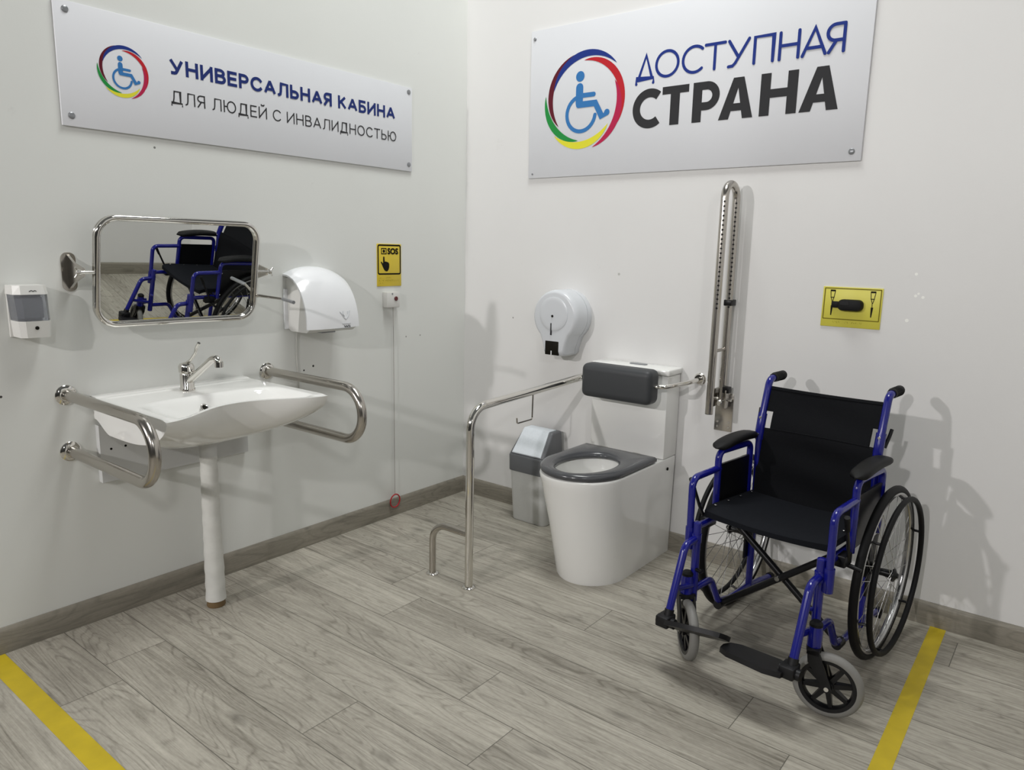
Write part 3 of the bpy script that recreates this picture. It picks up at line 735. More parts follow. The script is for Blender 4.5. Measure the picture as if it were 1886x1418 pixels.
b = MB(); b.tube([(.012, -1.055, .960), (.006, -1.055, .93), (.005, -1.056, .84), (.005, -1.05, .76), (.005, -1.046, .63)], .0028, 8); part('power_cord', b, 'whitecord', T)

# ------------------------------------------------------------------ washbasin
T = thing('washbasin', 'white wall-hung washbasin with concave front edge below the tilted mirror', 'washbasin', (0, -1.588, .62))
yc, hw = -1.588, .288
def sm(x): x = min(1, max(0, x)); return x*x*(3-2*x)
def front(s): return .413+.112*(1-math.cos(PI*abs(s)**1.1))/2
NS, NT = 72, 56
def top_pt(s, t):
    f = front(s); x = t*f; y = yc+s*hw*(.985+.015*t)
    u = sm((x-.222-.05*abs(s)**3)/.085); v = sm((f-.012-x)/.050); w_ = sm((.90-abs(s))/.30)
    z = .790-.100*u*v*w_+.0028*math.exp(-((x-.062)/.010)**2)*sm((.93-abs(s))/.1)
    z -= .004*sm((t-.93)/.07)*(1-u*v*w_) - .004*sm((.05-x)/.02)
    return Vector((x, y, z))
def bot_pt(s, t):
    p = top_pt(s, t); Dp = (.104+.060*(1-abs(s)**2.2))*(max(0, 1-t**(6-1.6*abs(s))))**.68*(.62+.38*sm(t/.22))+.010
    return Vector((p.x*.995, yc+(p.y-yc)*(1-.03*(1-t)-.02*(1-abs(s)**4)), .788-Dp))
b = MB(); vs = []; fs = []
S = [math.sin((-1+2*i/NS)*PI/2)*.35+(-1+2*i/NS)*.65 for i in range(NS+1)]; Tt = [k/NT for k in range(NT+1)]
for s in S:
    for t in Tt: vs.append(top_pt(s, t))
off = len(vs)
for s in S:
    for t in Tt: vs.append(bot_pt(s, t))
q = NT+1
for i in range(NS):
    for k in range(NT):
        f_ = (i*q+k, i*q+k+1, (i+1)*q+k+1, (i+1)*q+k); fs += [f_, tuple(off+x for x in reversed(f_))]
for i in range(NS):
    for k in (0, NT): fs.append((i*q+k, (i+1)*q+k, off+(i+1)*q+k, off+i*q+k))
for k in range(NT):
    for i in (0, NS): fs.append((i*q+k, i*q+k+1, off+i*q+k+1, off+i*q+k))
b.add(vs, fs); basin = part('basin', b, 'ceramic', T, angle=42)
b = MB(); b.torus((.268, -1.618, .754), (1, 0, .75), .011, .003, 24, 8); part('overflow_ring', b, 'chrome', T)
b = MB(); b.lathe([(.0085, 0), (.0085, .002)], (.2655, -1.618, .7535), (1, 0, .75), 16); part('overflow_hole', b, 'ink', T)
b = MB(); b.lathe([(.021, 0), (.021, .004), (.015, .006)], (.325, yc, .694), (0, 0, 1), 20); part('drain', b, 'chrome', T)
b = MB(); b.lathe([(.040, .655), (.040, .61), (.030, .607), (.029, .56)], (.212, -1.583, 0), (0, 0, 1), 24); part('waste_fitting', b, 'board', T)
rr = []
b = MB()
for k in range(29):
    h = .575-.55*k/28; rr.append((.0285+.0060*k/28+.0012*math.sin(k*2.1)+.0008*random.random(), h))
b.lathe(rr, (.212, -1.583, 0), (0, 0, 1), 20); dp = part('drain_pipe', b, 'wrap', T, label='white wrapped drain pipe')
b = MB(); b.lathe([(.031, 0), (.033, .004), (.031, .026)], (.212, -1.583, 0), (0, 0, 1), 20); part('floor_flange', b, 'brown', T, label='brown floor ring')

# tap standing on the basin
T = thing('mixer_tap', 'chrome mixer tap with long elbow lever standing on the washbasin', 'tap', (.112, -1.592, .792))
b = MB(); b.lathe([(.026, -.002), (.026, .006), (.0235, .010), (.0235, .055), (.0215, .060), (.026, .064), (.027, .084), (.022, .094), (.010, .098)], (.112, -1.592, .792), (0, 0, 1), 24)
part('tap_body', b, 'chrome', T)
b = MB(); b.tube(fillet([(.118, -1.592, .822), (.150, -1.588, .842), (.245, -1.568, .912), (.270, -1.562, .918), (.274, -1.561, .896)], .016), [.015]*8+[.0135]*100 if False else .0125, 14); part('spout', b, 'chrome', T)
b = MB(); b.lathe([(.0145, 0), (.0145, .018), (.012, .020)], (.2745, -1.561, .888), (0, 0, 1), 16); part('aerator', b, 'chrome', T)
b = MB(); b.tube(fillet([(.116, -1.592, .888), (.140, -1.590, .900), (.172, -1.588, .928), (.180, -1.587, .950), (.196, -1.586, .966)], .03), .0055, 10); part('lever', b, 'chrome', T)

bt = [(yc+s_*.276, min(bot_pt(s_, t_).z for t_ in (.03, .05, .07, .09))-.006) for s_ in [-1+q_/10 for q_ in range(21)]]
T = thing('mounting_board', 'white mounting board on the wall underneath the washbasin', 'mounting board', (0, -1.56, .49))
part('panel', MB().prism([(-1.864, .492), (-1.312, .492)]+[(y, z) for y, z in bt[::-1]], fL, 0, .026), 'board', T)
for y, z in ((-1.829, .606), (-1.781, .608)):
    b = MB(); b.lathe([(.0042, 0), (.0042, .0006)], (.026, y, z), (1, 0, 0), 10); part('screw_hole', b, 'ink', T)

# grab rails either side of the basin
def wall_flange(b, c, ax, r=.033):
    b.lathe([(r, 0), (r, .004), (r*.86, .008), (.021, .010), (.019, .014)], c, ax, 28)
def basin_rail(y, zu, zl, label):
    T = thing('grab_rail', label, 'grab rail', (0, y, zu), 0, 'grab rails either side of the washbasin')
    b = MB(); b.tube(fillet([(.001, y, zu), (.586, y, zu), (.586, y, zl), (.001, y, zl)], (zu-zl)/2*.98, 12), .0175, 18); part('rail_tube', b, 'steel', T)
    for z in (zu, zl):
        b = MB(); wall_flange(b, (0, y, z), (1, 0, 0)); part('wall_flange', b, 'chrome', T)
basin_rail(-1.946, .807, .617, 'bent steel grab rail on the left side of the washbasin')
basin_rail(-1.198, .802, .607, 'bent steel grab rail on the right side of the washbasin, beneath the hand dryer')

# ------------------------------------------------------------------ toilet roll dispenser
T = thing('toilet_roll_dispenser', 'round pale grey toilet roll dispenser on the back wall left of the cistern', 'dispenser', (.667, 0, .83))
cx, cz, R0 = .667, 1.010, .122
ol = [(R0*math.cos(math.radians(a)), R0*math.sin(math.radians(a))) for a in range(-48, 229, 6)]
ol += [(-.068, -.125), (-.060, -.150), (-.056, -.172), (-.046, -.181), (-.02, -.183), (.02, -.183), (.046, -.181), (.056, -.172), (.060, -.150), (.068, -.125)]
rg = lambda k, d: [Vector((cx+a*k, -d, cz+c*k)) for a, c in ol]
b = MB(); b.loft([rg(.99, 0), rg(1.0, .006), rg(1.0, .034)]); part('back_housing', b, 'dispgrey', T)
b = MB(); b.loft([rg(.985, .0345), rg(1.0, .037), rg(1.0, .104), rg(.985, .117), rg(.945, .127), rg(.90, .131), rg(.86, .132)])
cv = part('cover', b, 'dispgrey', T, angle=30)
b = MB(); dish = [(a*.60, max(c*.60, -.075)) for a, c in ol]
b.lathe([(.078, 0), (.078, .0015), (.074, .003), (.06, .0036), (0.001, .0036)], (cx-.002, -.132, cz+.012), (0, -1, 0), 36); part('front_disc', b, 'dispgrey', T, cv)
part('paper_window', MB().box((.622, -.1335, .832), (.698, -.125, .897), .003), 'ink', T, label='black paper opening')
b = MB(); b.lathe([(.0055, 0), (.0055, .004)], (.661, -.1345, 1.012), (0, -1, 0), 14); part('key_lock', b, 'ink', T)
b = MB(); b.loft([[Vector((.6545+a, -dd, .952+c)) for a, c in rrect(-.003, -.028, .003, .028, .0025)] for dd in (.131, .1366)]); part('sight_slot', b, 'darkprint', T)
part('paper_tear_notch', MB().box((.656, -.1345, .833), (.661, -.1334, .852)), 'whiteplastic', T)

# ------------------------------------------------------------------ toilet
T = thing('toilet', 'white floor-standing toilet with dark grey seat against the back wall', 'toilet', (1.066, -.3, 0))
TX = 1.066
def dshape(hwid, yb_, yf, n=64, hf=None):
    """closed D outline, straight at the wall, rounded in front"""
    hf = hf or hwid*1.12; yc_ = yf+hf; o = []
    for k in range(10): o.append((hwid, yb_+(yc_-yb_)*k/10))
    for k in range(n-29): 
        a = PI*k/(n-30); o.append((hwid*math.cos(a), yc_-hf*math.sin(a)))
    for k in range(10): o.append((-hwid, yc_+(yb_-yc_)*(k+1)/10))
    for k in range(9): o.append((-hwid+2*hwid*(k+1)/10, yb_))
    return o
def ring_d(hwid, yb_, yf, z):
    q = (.180-hwid)/.035   # foot ring sits a little towards the right-hand side
    return [Vector((1.072+.028*q+a, y, z)) for a, y in dshape(hwid, yb_, yf, hf=.20-.03*q)]
YC = -.435
def ring_e(ref, rx, ry, z, yc_=YC):
    o = []
    for p in ref:
        a = math.atan2((p.y-yc_)/ry, (p.x-TX)/rx); o.append(Vector((TX+rx*math.cos(a), yc_+ry*math.sin(a), z)))
    return o
ref = ring_d(.180, -.016, -.652, .44)
TX = 1.072
b = MB()
b.loft([ring_d(.1445, -.016, -.574, 0), ring_d(.146, -.016, -.578, .01), ring_d(.161, -.016, -.610, .22), ring_d(.177, -.016, -.646, .40), ring_d(.180, -.016, -.652, .430), ring_d(.178, -.017, -.650, .438), ring_d(.174, -.019, -.645, .4405),
        ring_e(ref, .128, .178, .4405), ring_e(ref, .122, .172, .436), ring_e(ref, .118, .168, .40), ring_e(ref, .122, .172, .385), ring_e(ref, .105, .145, .30), ring_e(ref, .06, .08, .235, -.40), ring_e(ref, .02, .02, .215, -.38)])
part('bowl', b, 'ceramic', T, angle=38)
b = MB()
so = lambda h, dy, z: [Vector((TX+a, y, z)) for a, y in dshape(h, -.180-dy, -.650+dy)]
sref = so(.177, 0, .45)
ei = lambda k, z: ring_e(sref, .112*k, .160*k, z, -.442)
b.loft([so(.171, .006, .4425), so(.177, 0, .448), so(.177, 0, .458), so(.171, .006, .466), so(.161, .014, .469), ei(1.14, .469), ei(1.06, .465), ei(1.0, .456), ei(1.0, .448), ei(1.04, .4425)], False, True)
st = part('seat', b, 'greyplastic', T, label='dark grey open-front-free toilet seat', angle=50); st['label'] = 'dark grey seat ring'
for x in (.985, 1.147):
    b = MB(); b.cyl((x-.016, -.170, .456), (x+.016, -.170, .456), .008); part('seat_hinge', b, 'chrome', T)
part('cistern', MB().box((.882, -.123, .4412), (1.250, -.003, .800), .006, 2), 'ceramic', T)
lid = part('cistern_lid', MB().box((.876, -.128, .801), (1.256, -.003, .828), .007, 3), 'ceramic', T)
b = MB(); o = rrect(1.035, -.078, 1.115, -.042, .014); b.loft([[Vector((a, c, .8275)) for a, c in o], [Vector((a, c, .831)) for a, c in o], [Vector((1.075+(a-1.075)*.94, -.06+(c+.06)*.9, .832)) for a, c in o]])
part('flush_button', b, 'capgrey', T, lid)
b = MB(); b.lathe([(.007, 0), (.007, .003)], (1.2528, -.085, .395), (1, 0, 0), 12); part('fixing_cap', b, 'ink', T)

# padded backrest on its bent bar
T = thing('padded_back_support', 'grey padded backrest on a bent chrome bar before the cistern', 'back support', (1.337, 0, .787))
b = MB(); wall_flange(b, (1.337, 0, .787), (0, -1, 0), .026); part('wall_flange', b, 'chrome', T)
b = MB(); b.tube(fillet([(1.337, -.001, .787), (1.334, -.09, .783), (1.275, -.205, .768), (1.06, -.208, .766), (.885, -.205, .766), (.850, -.175, .752)], [.05, .06, .1, .05]), .0095, 14); part('support_bar', b, 'chrome', T)
b = MB(); bb = bmesh.new(); bmesh.ops.create_cube(bb, size=1)
for v in bb.verts: v.co = Vector((1.066+v.co.x*.336, -.205+v.co.y*.092, .762+v.co.z*.146))
bmesh.ops.bevel(bb, geom=bb.edges[:], offset=.030, segments=6, affect='EDGES', profile=.55)
b.bm(bb); part('cushion', b, 'leather', T, label='dark grey cushion')
b = MB(); b.lathe([(.016, 0), (.016, .012), (.012, .016)], (.900, -.205, .766), (-1, 0, 0), 16); part('bar_cap', b, 'blackmetal', T)

# floor-standing support rail
T = thing('support_rail', 'chrome floor-standing rail with foot arch between wall corner and toilet', 'support rail', (.82, -.874, 0))
b = MB(); b.tube(fillet([(.82, -.001, .750), (.82, -.874, .716), (.82, -.874, .004)], .085, 10), .0160, 18); part('rail_tube', b, 'chrome', T)
b = MB(); b.tube(fillet([(.815, -.874, .219), (.623, -.874, .219), (.623, -.874, .004)], .075, 10), .0135, 16); part('foot_arch', b, 'steel', T)
for x, r in ((.82, .027), (.623, .026)):
    b = MB(); b.lathe([(r, 0), (r, .003), (r*.85, .007), (.016, .008)], (x, -.874, 0), (0, 0, 1), 28); part('floor_flange', b, 'chrome', T)
b = MB(); wall_flange(b, (.82, 0, .750), (0, -1, 0), .030); part('wall_flange', b, 'chrome', T)
b = MB(); b.tube(fillet([(.82, -.484, .720), (.82, -.486, .612), (.82, -.588, .611), (.82, -.590, .634)], .008, 4), .0032, 8); part('paper_hook', b, 'steel', T, label='thin wire hook')

# ------------------------------------------------------------------ swing bin
T = thing('swing_bin', 'silver swing-lid bin with grey rim standing between wall corner and toilet', 'bin', (.565, -.10, 0))
def rr3(x0, x1, y0, y1, r, z): return [Vector((a, c, z)) for a, c in rrect(x0, y0, x1, y1, r, 5)]
b = MB(); b.loft([rr3(.472, .664, -.160, -.030, .022, 0), rr3(.468, .668, -.164, -.027, .026, .006), rr3(.461, .671, -.184, -.020, .030, .262)]); part('body', b, 'binsilver', T)
b = MB(); b.loft([rr3(.456, .676, -.190, -.016, .032, .256), rr3(.455, .677, -.192, -.015, .032, .330), rr3(.458, .674, -.188, -.018, .030, .338)]); part('rim', b, 'bingrey', T, label='dark grey rim')
b = MB()
P8 = [(.462, -.184, .336), (.670, -.184, .336), (.670, -.022, .336), (.462, -.022, .336), (.488, -.106, .454), (.664, -.106, .454), (.664, -.028, .454), (.488, -.028, .454)]
bb = bmesh.new(); V = [bb.verts.new(p) for p in P8]
for f_ in ((0, 3, 2, 1), (4, 5, 6, 7), (0, 1, 5, 4), (1, 2, 6, 5), (2, 3, 7, 6), (3, 0, 4, 7)): bb.faces.new([V[i] for i in f_])
bmesh.ops.bevel(bb, geom=bb.edges[:], offset=.010, segments=3, affect='EDGES', profile=.5)
b.bm(bb); part('lid', b, 'bingrey', T, label='dark grey lid')
b = MB()   # swing flap: wraps over the front slope and the top
prof = [(-.181, .345), (-.1085, .4535), (-.104, .4560), (-.048, .4560)]
inn = [(y+.004, z-.006) for y, z in prof]
def xs_(z): t = (z-.336)/.116; return .480+.016*t, .652-.008*t
vs = []; 
for (y, z) in prof+inn[::-1]: vs.append(Vector((xs_(z)[0], y-.0025, z+.0015)))
k = len(vs)
for (y, z) in prof+inn[::-1]: vs.append(Vector((xs_(z)[1], y-.0025, z+.0015)))
b.add(vs, [tuple(range(k)), tuple(range(2*k-1, k-1, -1))]+[(i, (i+1) % k, k+(i+1) % k, k+i) for i in range(k)]); part('swing_flap', b, 'flap', T, label='silver swing flap')

# ------------------------------------------------------------------ fold-up rail
T = thing('folding_support_rail', 'tall steel U-shaped rail folded up against the back wall beside the toilet', 'folding rail', (1.452, 0, .58))
X0 = 1.452
b = MB(); b.tube(fillet([(X0, -.158, .680), (X0, -.150, 1.570), (X0, -.036, 1.572), (X0, -.036, .72)], .055, 12), .0150, 18); part('rail_tube', b, 'steel', T)
for yy, x_ in ((-.153, X0), (-.036, X0)):
    b = MB(); dv = Vector((.39, -.92, 0)).normalized()
    for k in range(24):
        z = 1.10+.0175*k; y_ = -.158+(z-.68)*.009 if yy < -.1 else yy
        b.lathe([(.0042, 0), (.0042, .0004)], Vector((x_, y_, z))+dv*.01485, dv, 8)
    part('grip_perforations', b, 'blackmetal', T)
b = MB(); b.lathe([(.0152, 0), (.0152, .002)], (X0, -.158, .679), (0, 0, 1), 18); part('end_cap', b, 'blackmetal', T)
part('wall_plate', MB().box((1.414, -.005, .582), (1.490, 0, .742), .0015), 'steel', T)
for x in (1.424, 1.476): part('hinge_cheek', MB().box((x-.003, -.062, .690), (x+.003, -.0045, .765), .001), 'steel', T)
for z in (.702,):
    b = MB(); b.cyl((1.412, -.036, z+.02), (1.492, -.036, z+.02), .007); part('hinge_pin', b, 'bolt', T)
    b = MB(); b.lathe([(.012, 0), (.012, .008), (.008, .012)], (X0, -.052, z+.008), (0, -1, 0), 14); part('lock_knob', b, 'bolt', T)
part('hinge_stop', MB().box((1.460, -.060, .752), (1.488, -.030, .778), .003), 'blackmetal', T)
b = MB(); b.tube([(X0, -.148, .930), (X0, -.040, .930)], .0065, 10); part('cross_link', b, 'steel', T)
b = MB(); b.box((1.436, -.052, 1.104), (1.468, 0, 1.128), .003); b.box((1.468, -.030, 1.102), (1.486, -.004, 1.130), .003) if False else None; part('wall_clip', b, 'blackmetal', T)
for z in (.60, .62):
    for x in (1.428, 1.476):
        b = MB(); b.lathe([(.005, 0), (.004, .002)], (x, -.005, z), (0, -1, 0), 10); part('plate_screw', b, 'bolt', T)

# ------------------------------------------------------------------ wheelchair (own space: x across, -y forward, z up)
WA = math.radians(-5)
T = thing('wheelchair', 'blue-framed folding wheelchair with black seat, parked facing out from the back wall', 'wheelchair', (1.916, -.328, 0), WA)
lc = lambda X, F, Z: Vector((X, -F, Z))
def wp(name, mb, m, under=None, label=None, angle=40): return part(name, mb, m, T, under, True, label, angle)
XF = .200; XA = .225; XW = .255; RW = .290; rt_ = .0125

# upholstery
b = MB(); NX, NZ = 24, 20
def back_pt(u_, v_, side):
    X = -XF+2*XF*u_; Z = .415+.428*v_
    sag = 1-(2*u_-1)**2
    F = .022-.012*v_ - (max(0, v_-.62)*.11) - .030*sag*(1-.25*v_) + .004*math.sin(v_*19+u_*3)*sag
    Z -= .006*sag*v_**3
    return lc(X, F-side*.014, Z)
def cutout(i, k): # slots beside the folding joints
    return (i in (0, 1, NX-2, NX-1)) and (13 <= k <= 15)
vs = []; fs = []
for side in (0, 1):
    for i in range(NX+1):
        for k in range(NZ+1): vs.append(back_pt(i/NX, k/NZ, side))
q = NZ+1; off = (NX+1)*q
keep = {(i, k) for i in range(NX) for k in range(NZ) if not cutout(i, k)}
for (i, k) in keep:
    f_ = (i*q+k, i*q+k+1, (i+1)*q+k+1, (i+1)*q+k); fs += [f_, tuple(off+x for x in reversed(f_))]
    for (di, dk, a_, c_) in ((-1, 0, i*q+k, i*q+k+1), (1, 0, (i+1)*q+k+1, (i+1)*q+k), (0, -1, (i+1)*q+k, i*q+k), (0, 1, i*q+k+1, (i+1)*q+k+1)):
        if (i+di, k+dk) not in keep: fs.append((a_, off+a_, off+c_, c_))
b.add(vs, fs); backr = wp('backrest', b, 'fabric', angle=50)
b = MB(); b.tube([back_pt(u_, .66, -.02) for u_ in [q_/12 for q_ in range(13)]], .0018, 6); wp('seam', b, 'fabric', backr)
b = MB(); b.tube([back_pt(u_, .985, -.02) for u_ in [q_/12 for q_ in range(13)]], .0022, 6); wp('top_hem', b, 'fabric', backr)
b = MB(); vs = []; fs = []; NX2, NF = 20, 18
def seat_pt(i, k, lo):
    u_ = i/NX2; v_ = k/NF; X = -.208+.416*u_; F = -.005+.368*v_; sag = 1-(2*u_-1)**2
    Z = .462-.018*sag*(1-.4*v_)+.022*v_-.012*(max(0, v_-.88)/.12)**2
    if lo: Z -= .022-.006*sag
    return lc(X, F+(.010*sag if k == NF else 0), Z)
for lo in (0, 1):
    for i in range(NX2+1):
        for k in range(NF+1): vs.append(seat_pt(i, k, lo))
q = NF+1; off = (NX2+1)*q
for i in range(NX2):
    for k in range(NF):
        f_ = (i*q+k, (i+1)*q+k, (i+1)*q+k+1, i*q+k+1); fs += [f_, tuple(off+x for x in reversed(f_))]
for i in range(NX2):
    for k in (0, NF): fs.append((i*q+k, (i+1)*q+k, off+(i+1)*q+k, off+i*q+k))
for k in range(NF):
    for i in (0, NX2): fs.append((i*q+k, i*q+k+1, off+i*q+k+1, off+i*q+k))
b.add(vs, fs); seat = wp('seat', b, 'seatfab', angle=60)
for sgn in (-1, 1):
    for F in (.05, .14, .23, .32):
        b = MB(); b.lathe([(.0045, 0), (.0045, .0015), (.002, .003)], lc(sgn*.192, F, .4645+.022*F/.39), (0, 0, 1), 10); wp('seat_rivet', b, 'bolt', seat)

# wheels -----------------------------------------------------------
def wheel_mesh():
    tyre = MB(); tyre.torus((0, 0, 0), (1, 0, 0), .2765, .0135, 72, 12)
    rim = MB(); n = 72
    prof = [(.268, -.011), (.268, .011), (.262, .0125), (.256, .008), (.254, 0), (.256, -.008), (.262, -.0125)]
    rim.loft([[Vector((x, r*math.cos(2*PI*k/n), r*math.sin(2*PI*k/n))) for r, x in prof] for k in range(n)], False, True)
    hub = MB(); hub.lathe([(.010, -.040), (.022, -.034), (.022, -.029), (.014, -.024), (.012, 0), (.014, .024), (.022, .029), (.022, .034), (.010, .040), (.007, .046)], (0, 0, 0), (1, 0, 0), 24)
    push = MB(); push.torus((.042, 0, 0), (1, 0, 0), .2545, .0090, 72, 10)
    return tyre, rim, hub, push
tm, rm, hm, pm = wheel_mesh()
def spoke_mb(sx_, tw):
    b = MB(); a = tw; b.cyl((sx_*.030, .020*math.cos(a), .020*math.sin(a)), (sx_*.003, .256, 0), .0011, 5); return b
def rear_wheel(sgn):
    root = mk('rear_wheel', tm, 'rubber'); root.parent = T; root.location = lc(sgn*XW, 0, RW); root.rotation_euler = (0, 0, 0 if sgn > 0 else PI)
    root['label'] = 'black tyre of the large rear wheel'
    def sub(nm, mb, mt, lab=None):
        o = mk(nm, mb, mt); o.parent = root
        if lab: o['label'] = lab
        return o
    sub('rim', rm, 'rim', 'silver rim'); sub('hub', hm, 'blackmetal'); sub('push_rim', pm, 'rubber', 'black push rim')
    for k in range(6):
        a = 2*PI*k/6+.35; b = MB(); c, s_ = math.cos(a), math.sin(a)
        b.tube([(.010, .258*c, .258*s_), (.022, .252*c, .252*s_), (.042, .252*c, .252*s_)], .0045, 8); sub('rim_bracket', b, 'blackmetal')
    protos = [sub('spoke', spoke_mb(sx_, tw), 'spoke') for sx_ in (-1, 1) for tw in (-1.2, 1.2)]
    for i, p_ in enumerate(protos):
        for k in range(8):
            o = p_ if k == 0 else p_.copy()
            if k: COL.objects.link(o); o.parent = root
            o.rotation_euler = (2*PI*(k+i/4)/8, 0, 0)
    return root
rear_wheel(1); rear_wheel(-1)

# frame ------------------------------------------------------------
for s_ in (-1, 1):
    x = s_*XF
    b = MB(); b.tube(fillet([lc(x, -.005, .075), lc(x, 0, .40), lc(x, .010, .690), lc(x, -.040, .868), lc(x, -.085, .870)], [.3, .05, .030], 6), rt_, 14); cane = wp('back_cane', b, 'blue')
    b = MB(); b.tube([lc(x, -.066, .8695), lc(x, -.074, .8698), lc(x, -.115, .8705), lc(x, -.150, .872), lc(x, -.160, .872)], [.0150, .0165, .0160, .0165, .0120], 14)
    for k in range(6): b.torus(lc(x, -.082-.012*k, .8705), (0, 1, 0), .0155, .0022, 16, 6)
    wp('push_handle', b, 'rubber', cane, 'black rubber push handle')
    b = MB(); b.tube([lc(x, .0068, .655), lc(x, .0085, .688), lc(x, .002, .715), lc(x, -.006, .748)], .0158, 14); wp('fold_sleeve', b, 'blue', cane)
    b = MB(); b.tube([lc(x+s_*.012, -.012, .70), lc(x+s_*.020, -.026, .742), lc(x+s_*.022, -.034, .760)], .006, 8); wp('fold_latch', b, 'blackmetal', cane)
    for Z in (.675, .735):
        b = MB(); b.lathe([(.0050, 0), (.004, .003)], lc(x, .0225 if Z < .7 else .0135, Z), (0, -1, 0), 10); wp('frame_rivet', b, 'bolt', cane)
    # seat rail, front post, lower rail
    b = MB(); b.cyl(lc(x*1.03, -.003, .424), lc(x*1.03, .418, .428), .0115); wp('seat_rail', b, 'blue')
    b = MB(); b.cyl(lc(x, .418, .175), lc(x, .418, .444), .0135); b.lathe([(.0137, 0), (.012, .003), (.004, .005)], lc(x, .418, .444), (0, 0, 1), 14); post = wp('front_post', b, 'blue')
    b = MB(); b.tube(fillet([lc(x, .418, .213), lc(x, .300, .211), lc(x, .235, .108), lc(x, .15, .088), lc(x, -.005, .088), lc(x, -.19, .062)], [.04, .04, .05, .05], 6), .0115, 14); low = wp('lower_rail', b, 'blue')
    b = MB(); b.lathe([(.0145, 0), (.0155, .006), (.0145, .022), (.010, .024)], lc(x, -.182, .0635), (0, 1, -.12), 14); wp('tipping_cap', b, 'rubber', low)
    b = MB(); b.cyl(lc(s_*.19, -.19, .052), lc(s_*.215, -.19, .052), .013); wp('tipping_wheel', b, 'rubber', low)
    # axle plate with its row of holes
    pl = wp('axle_plate', MB().box(lc(s_*.214-.003, .030, .20), lc(s_*.214+.003, -.045, .40), .001), 'blackmetal')
    for k in range(5):
        b = MB(); b.cyl(lc(s_*.211-s_*.0012, -.008+.008*(k % 2), .225+.036*k), lc(s_*.211, -.008+.008*(k % 2), .225+.036*k), .0052, 10); wp('plate_bolt', b, 'bolt', pl)
    b = MB(); b.cyl(lc(s_*.205, 0, RW), lc(s_*.235, 0, RW), .009); wp('axle', b, 'blackmetal')
    wp('axle_block', MB().box(lc(s_*.20-.008, .020, .262), lc(s_*.20+.008, -.020, .318), .002), 'blackmetal')
    # armrest
    xa = s_*XA
    b = MB(); b.tube(fillet([lc(xa, .420, .372), lc(xa, .425, .590), lc(xa, .250, .590)], .032, 7), .0115, 14); arm = wp('armrest_frame', b, 'blue')
    b = MB(); b.tube(fillet([lc(xa, .255, .425), lc(xa, .258, .648), lc(xa, .022, .640), lc(xa, .016, .425)], .028, 7), .0115, 14); wp('armrest_loop', b, 'blue', arm)
    b = MB(); b.tube([lc(xa, .420, .352), lc(xa, .420, .425)], .0150, 14); b.lathe([(.015, 0), (.010, .003)], lc(xa, .42, .352), (0, 0, -1), 14); wp('armrest_socket', b, 'blue', arm)
    # pad: rounded, crowned, slightly raised in front
    b = MB(); rings = []
    for k in range(13):
        t = k/12; F = -.005+.285*t; wd = .0255*(1-(2*t-1)**8)**.5+.004; hh = .0125*(1-(2*t-1)**6)**.5+.002
        zc = .668+.010*math.sin(PI*t)-.004*t*t
        rings.append([lc(xa+wd*math.copysign(abs(math.cos(a))**.6, math.cos(a)), F, zc+hh*math.copysign(abs(math.sin(a))**.8, math.sin(a))) for a in [2*PI*j/18 for j in range(18)]])
    b.loft(rings); wp('armrest_pad', b, 'rubber', arm, 'black padded arm pad')
    b = MB(); b.prism([(.028, .432), (.250, .432), (.252, .602), (.024, .596)], lambda a, c, d: lc(d, a, c), xa-.004, xa+.004); pan = wp('side_panel', b, 'blackmetal', arm, 'black side panel')
    for (F, Z) in ((.04, .445), (.24, .445), (.245, .585)):
        b = MB(); b.lathe([(.004, 0), (.003, .002)], lc(xa-s_*.004, F, Z), (-s_, 0, 0), 10); b.lathe([(.004, 0), (.003, .002)], lc(xa+s_*.004, F, Z), (s_, 0, 0), 10); wp('panel_rivet', b, 'bolt', arm)
    # brake
    b = MB(); b.tube(fillet([lc(s_*.236, .30, .415), lc(s_*.242, .335, .47), lc(s_*.246, .375, .545)], .03), .0055, 8); br = wp('brake_lever', b, 'blackmetal')
    b = MB(); b.tube([lc(s_*.246, .368, .530), lc(s_*.248, .392, .577)], [.007, .0085], 10); wp('brake_grip', b, 'rubber', br)
    wp('brake_clamp', MB().box(lc(s_*.222-.016, .335, .400), lc(s_*.222+.016, .275, .436), .004), 'blackmetal', br)
    b = MB(); b.cyl(lc(s_*.222, .292, .40), lc(s_*.272, .292, .392), .007); wp('brake_shoe', b, 'blackmetal', br)
    # leg rest
    b = MB(); b.tube(fillet([lc(x, .430, .392), lc(x, .490, .388), lc(x, .566, .184)], .035, 8), .0125, 14); leg = wp('legrest_hanger', b, 'blue')
    b = MB(); b.tube(fillet([lc(x, .430, .232), lc(x, .500, .246), lc(x, .541, .256)], .03), .0095, 10); wp('hanger_bracket', b, 'blue', leg)
    b = MB(); b.lathe([(.0165, 0), (.0165, .030)], lc(x, .420, .378), (0, 0, 1), 14); wp('hanger_collar', b, 'blue', leg)
    b = MB(); b.tube([lc(x-s_*.010, .425, .288), lc(x-s_*.030, .432, .288), lc(x-s_*.038, .434, .296)], .0065, 8); wp('release_catch', b, 'blackmetal' if s_ < 0 else 'blue', leg)
    b = MB(); b.tube([lc(x, .562, .194), lc(x, .569, .174)], .0150, 14); wp('extension_collar', b, 'black', leg)
    bk = MB(); bk.box(lc(x-.026, .604, .144), lc(x+.018, .550, .180), .005); bk.cyl(lc(x-.030, .578, .158), lc(x+.030, .578, .158), .0165); wp('footplate_bracket', bk, 'black', leg)
    tilt = math.radians(31 if s_ < 0 else 13)
    b = MB()
    def fp(a, c, d):   # a across from the hinge inwards, c forward
        return lc(x-s_*a, .572+(c*math.cos(tilt)-d*math.sin(tilt)), .150+(c*math.sin(tilt)+d*math.cos(tilt))+(.16*a if s_ < 0 else .02*a))
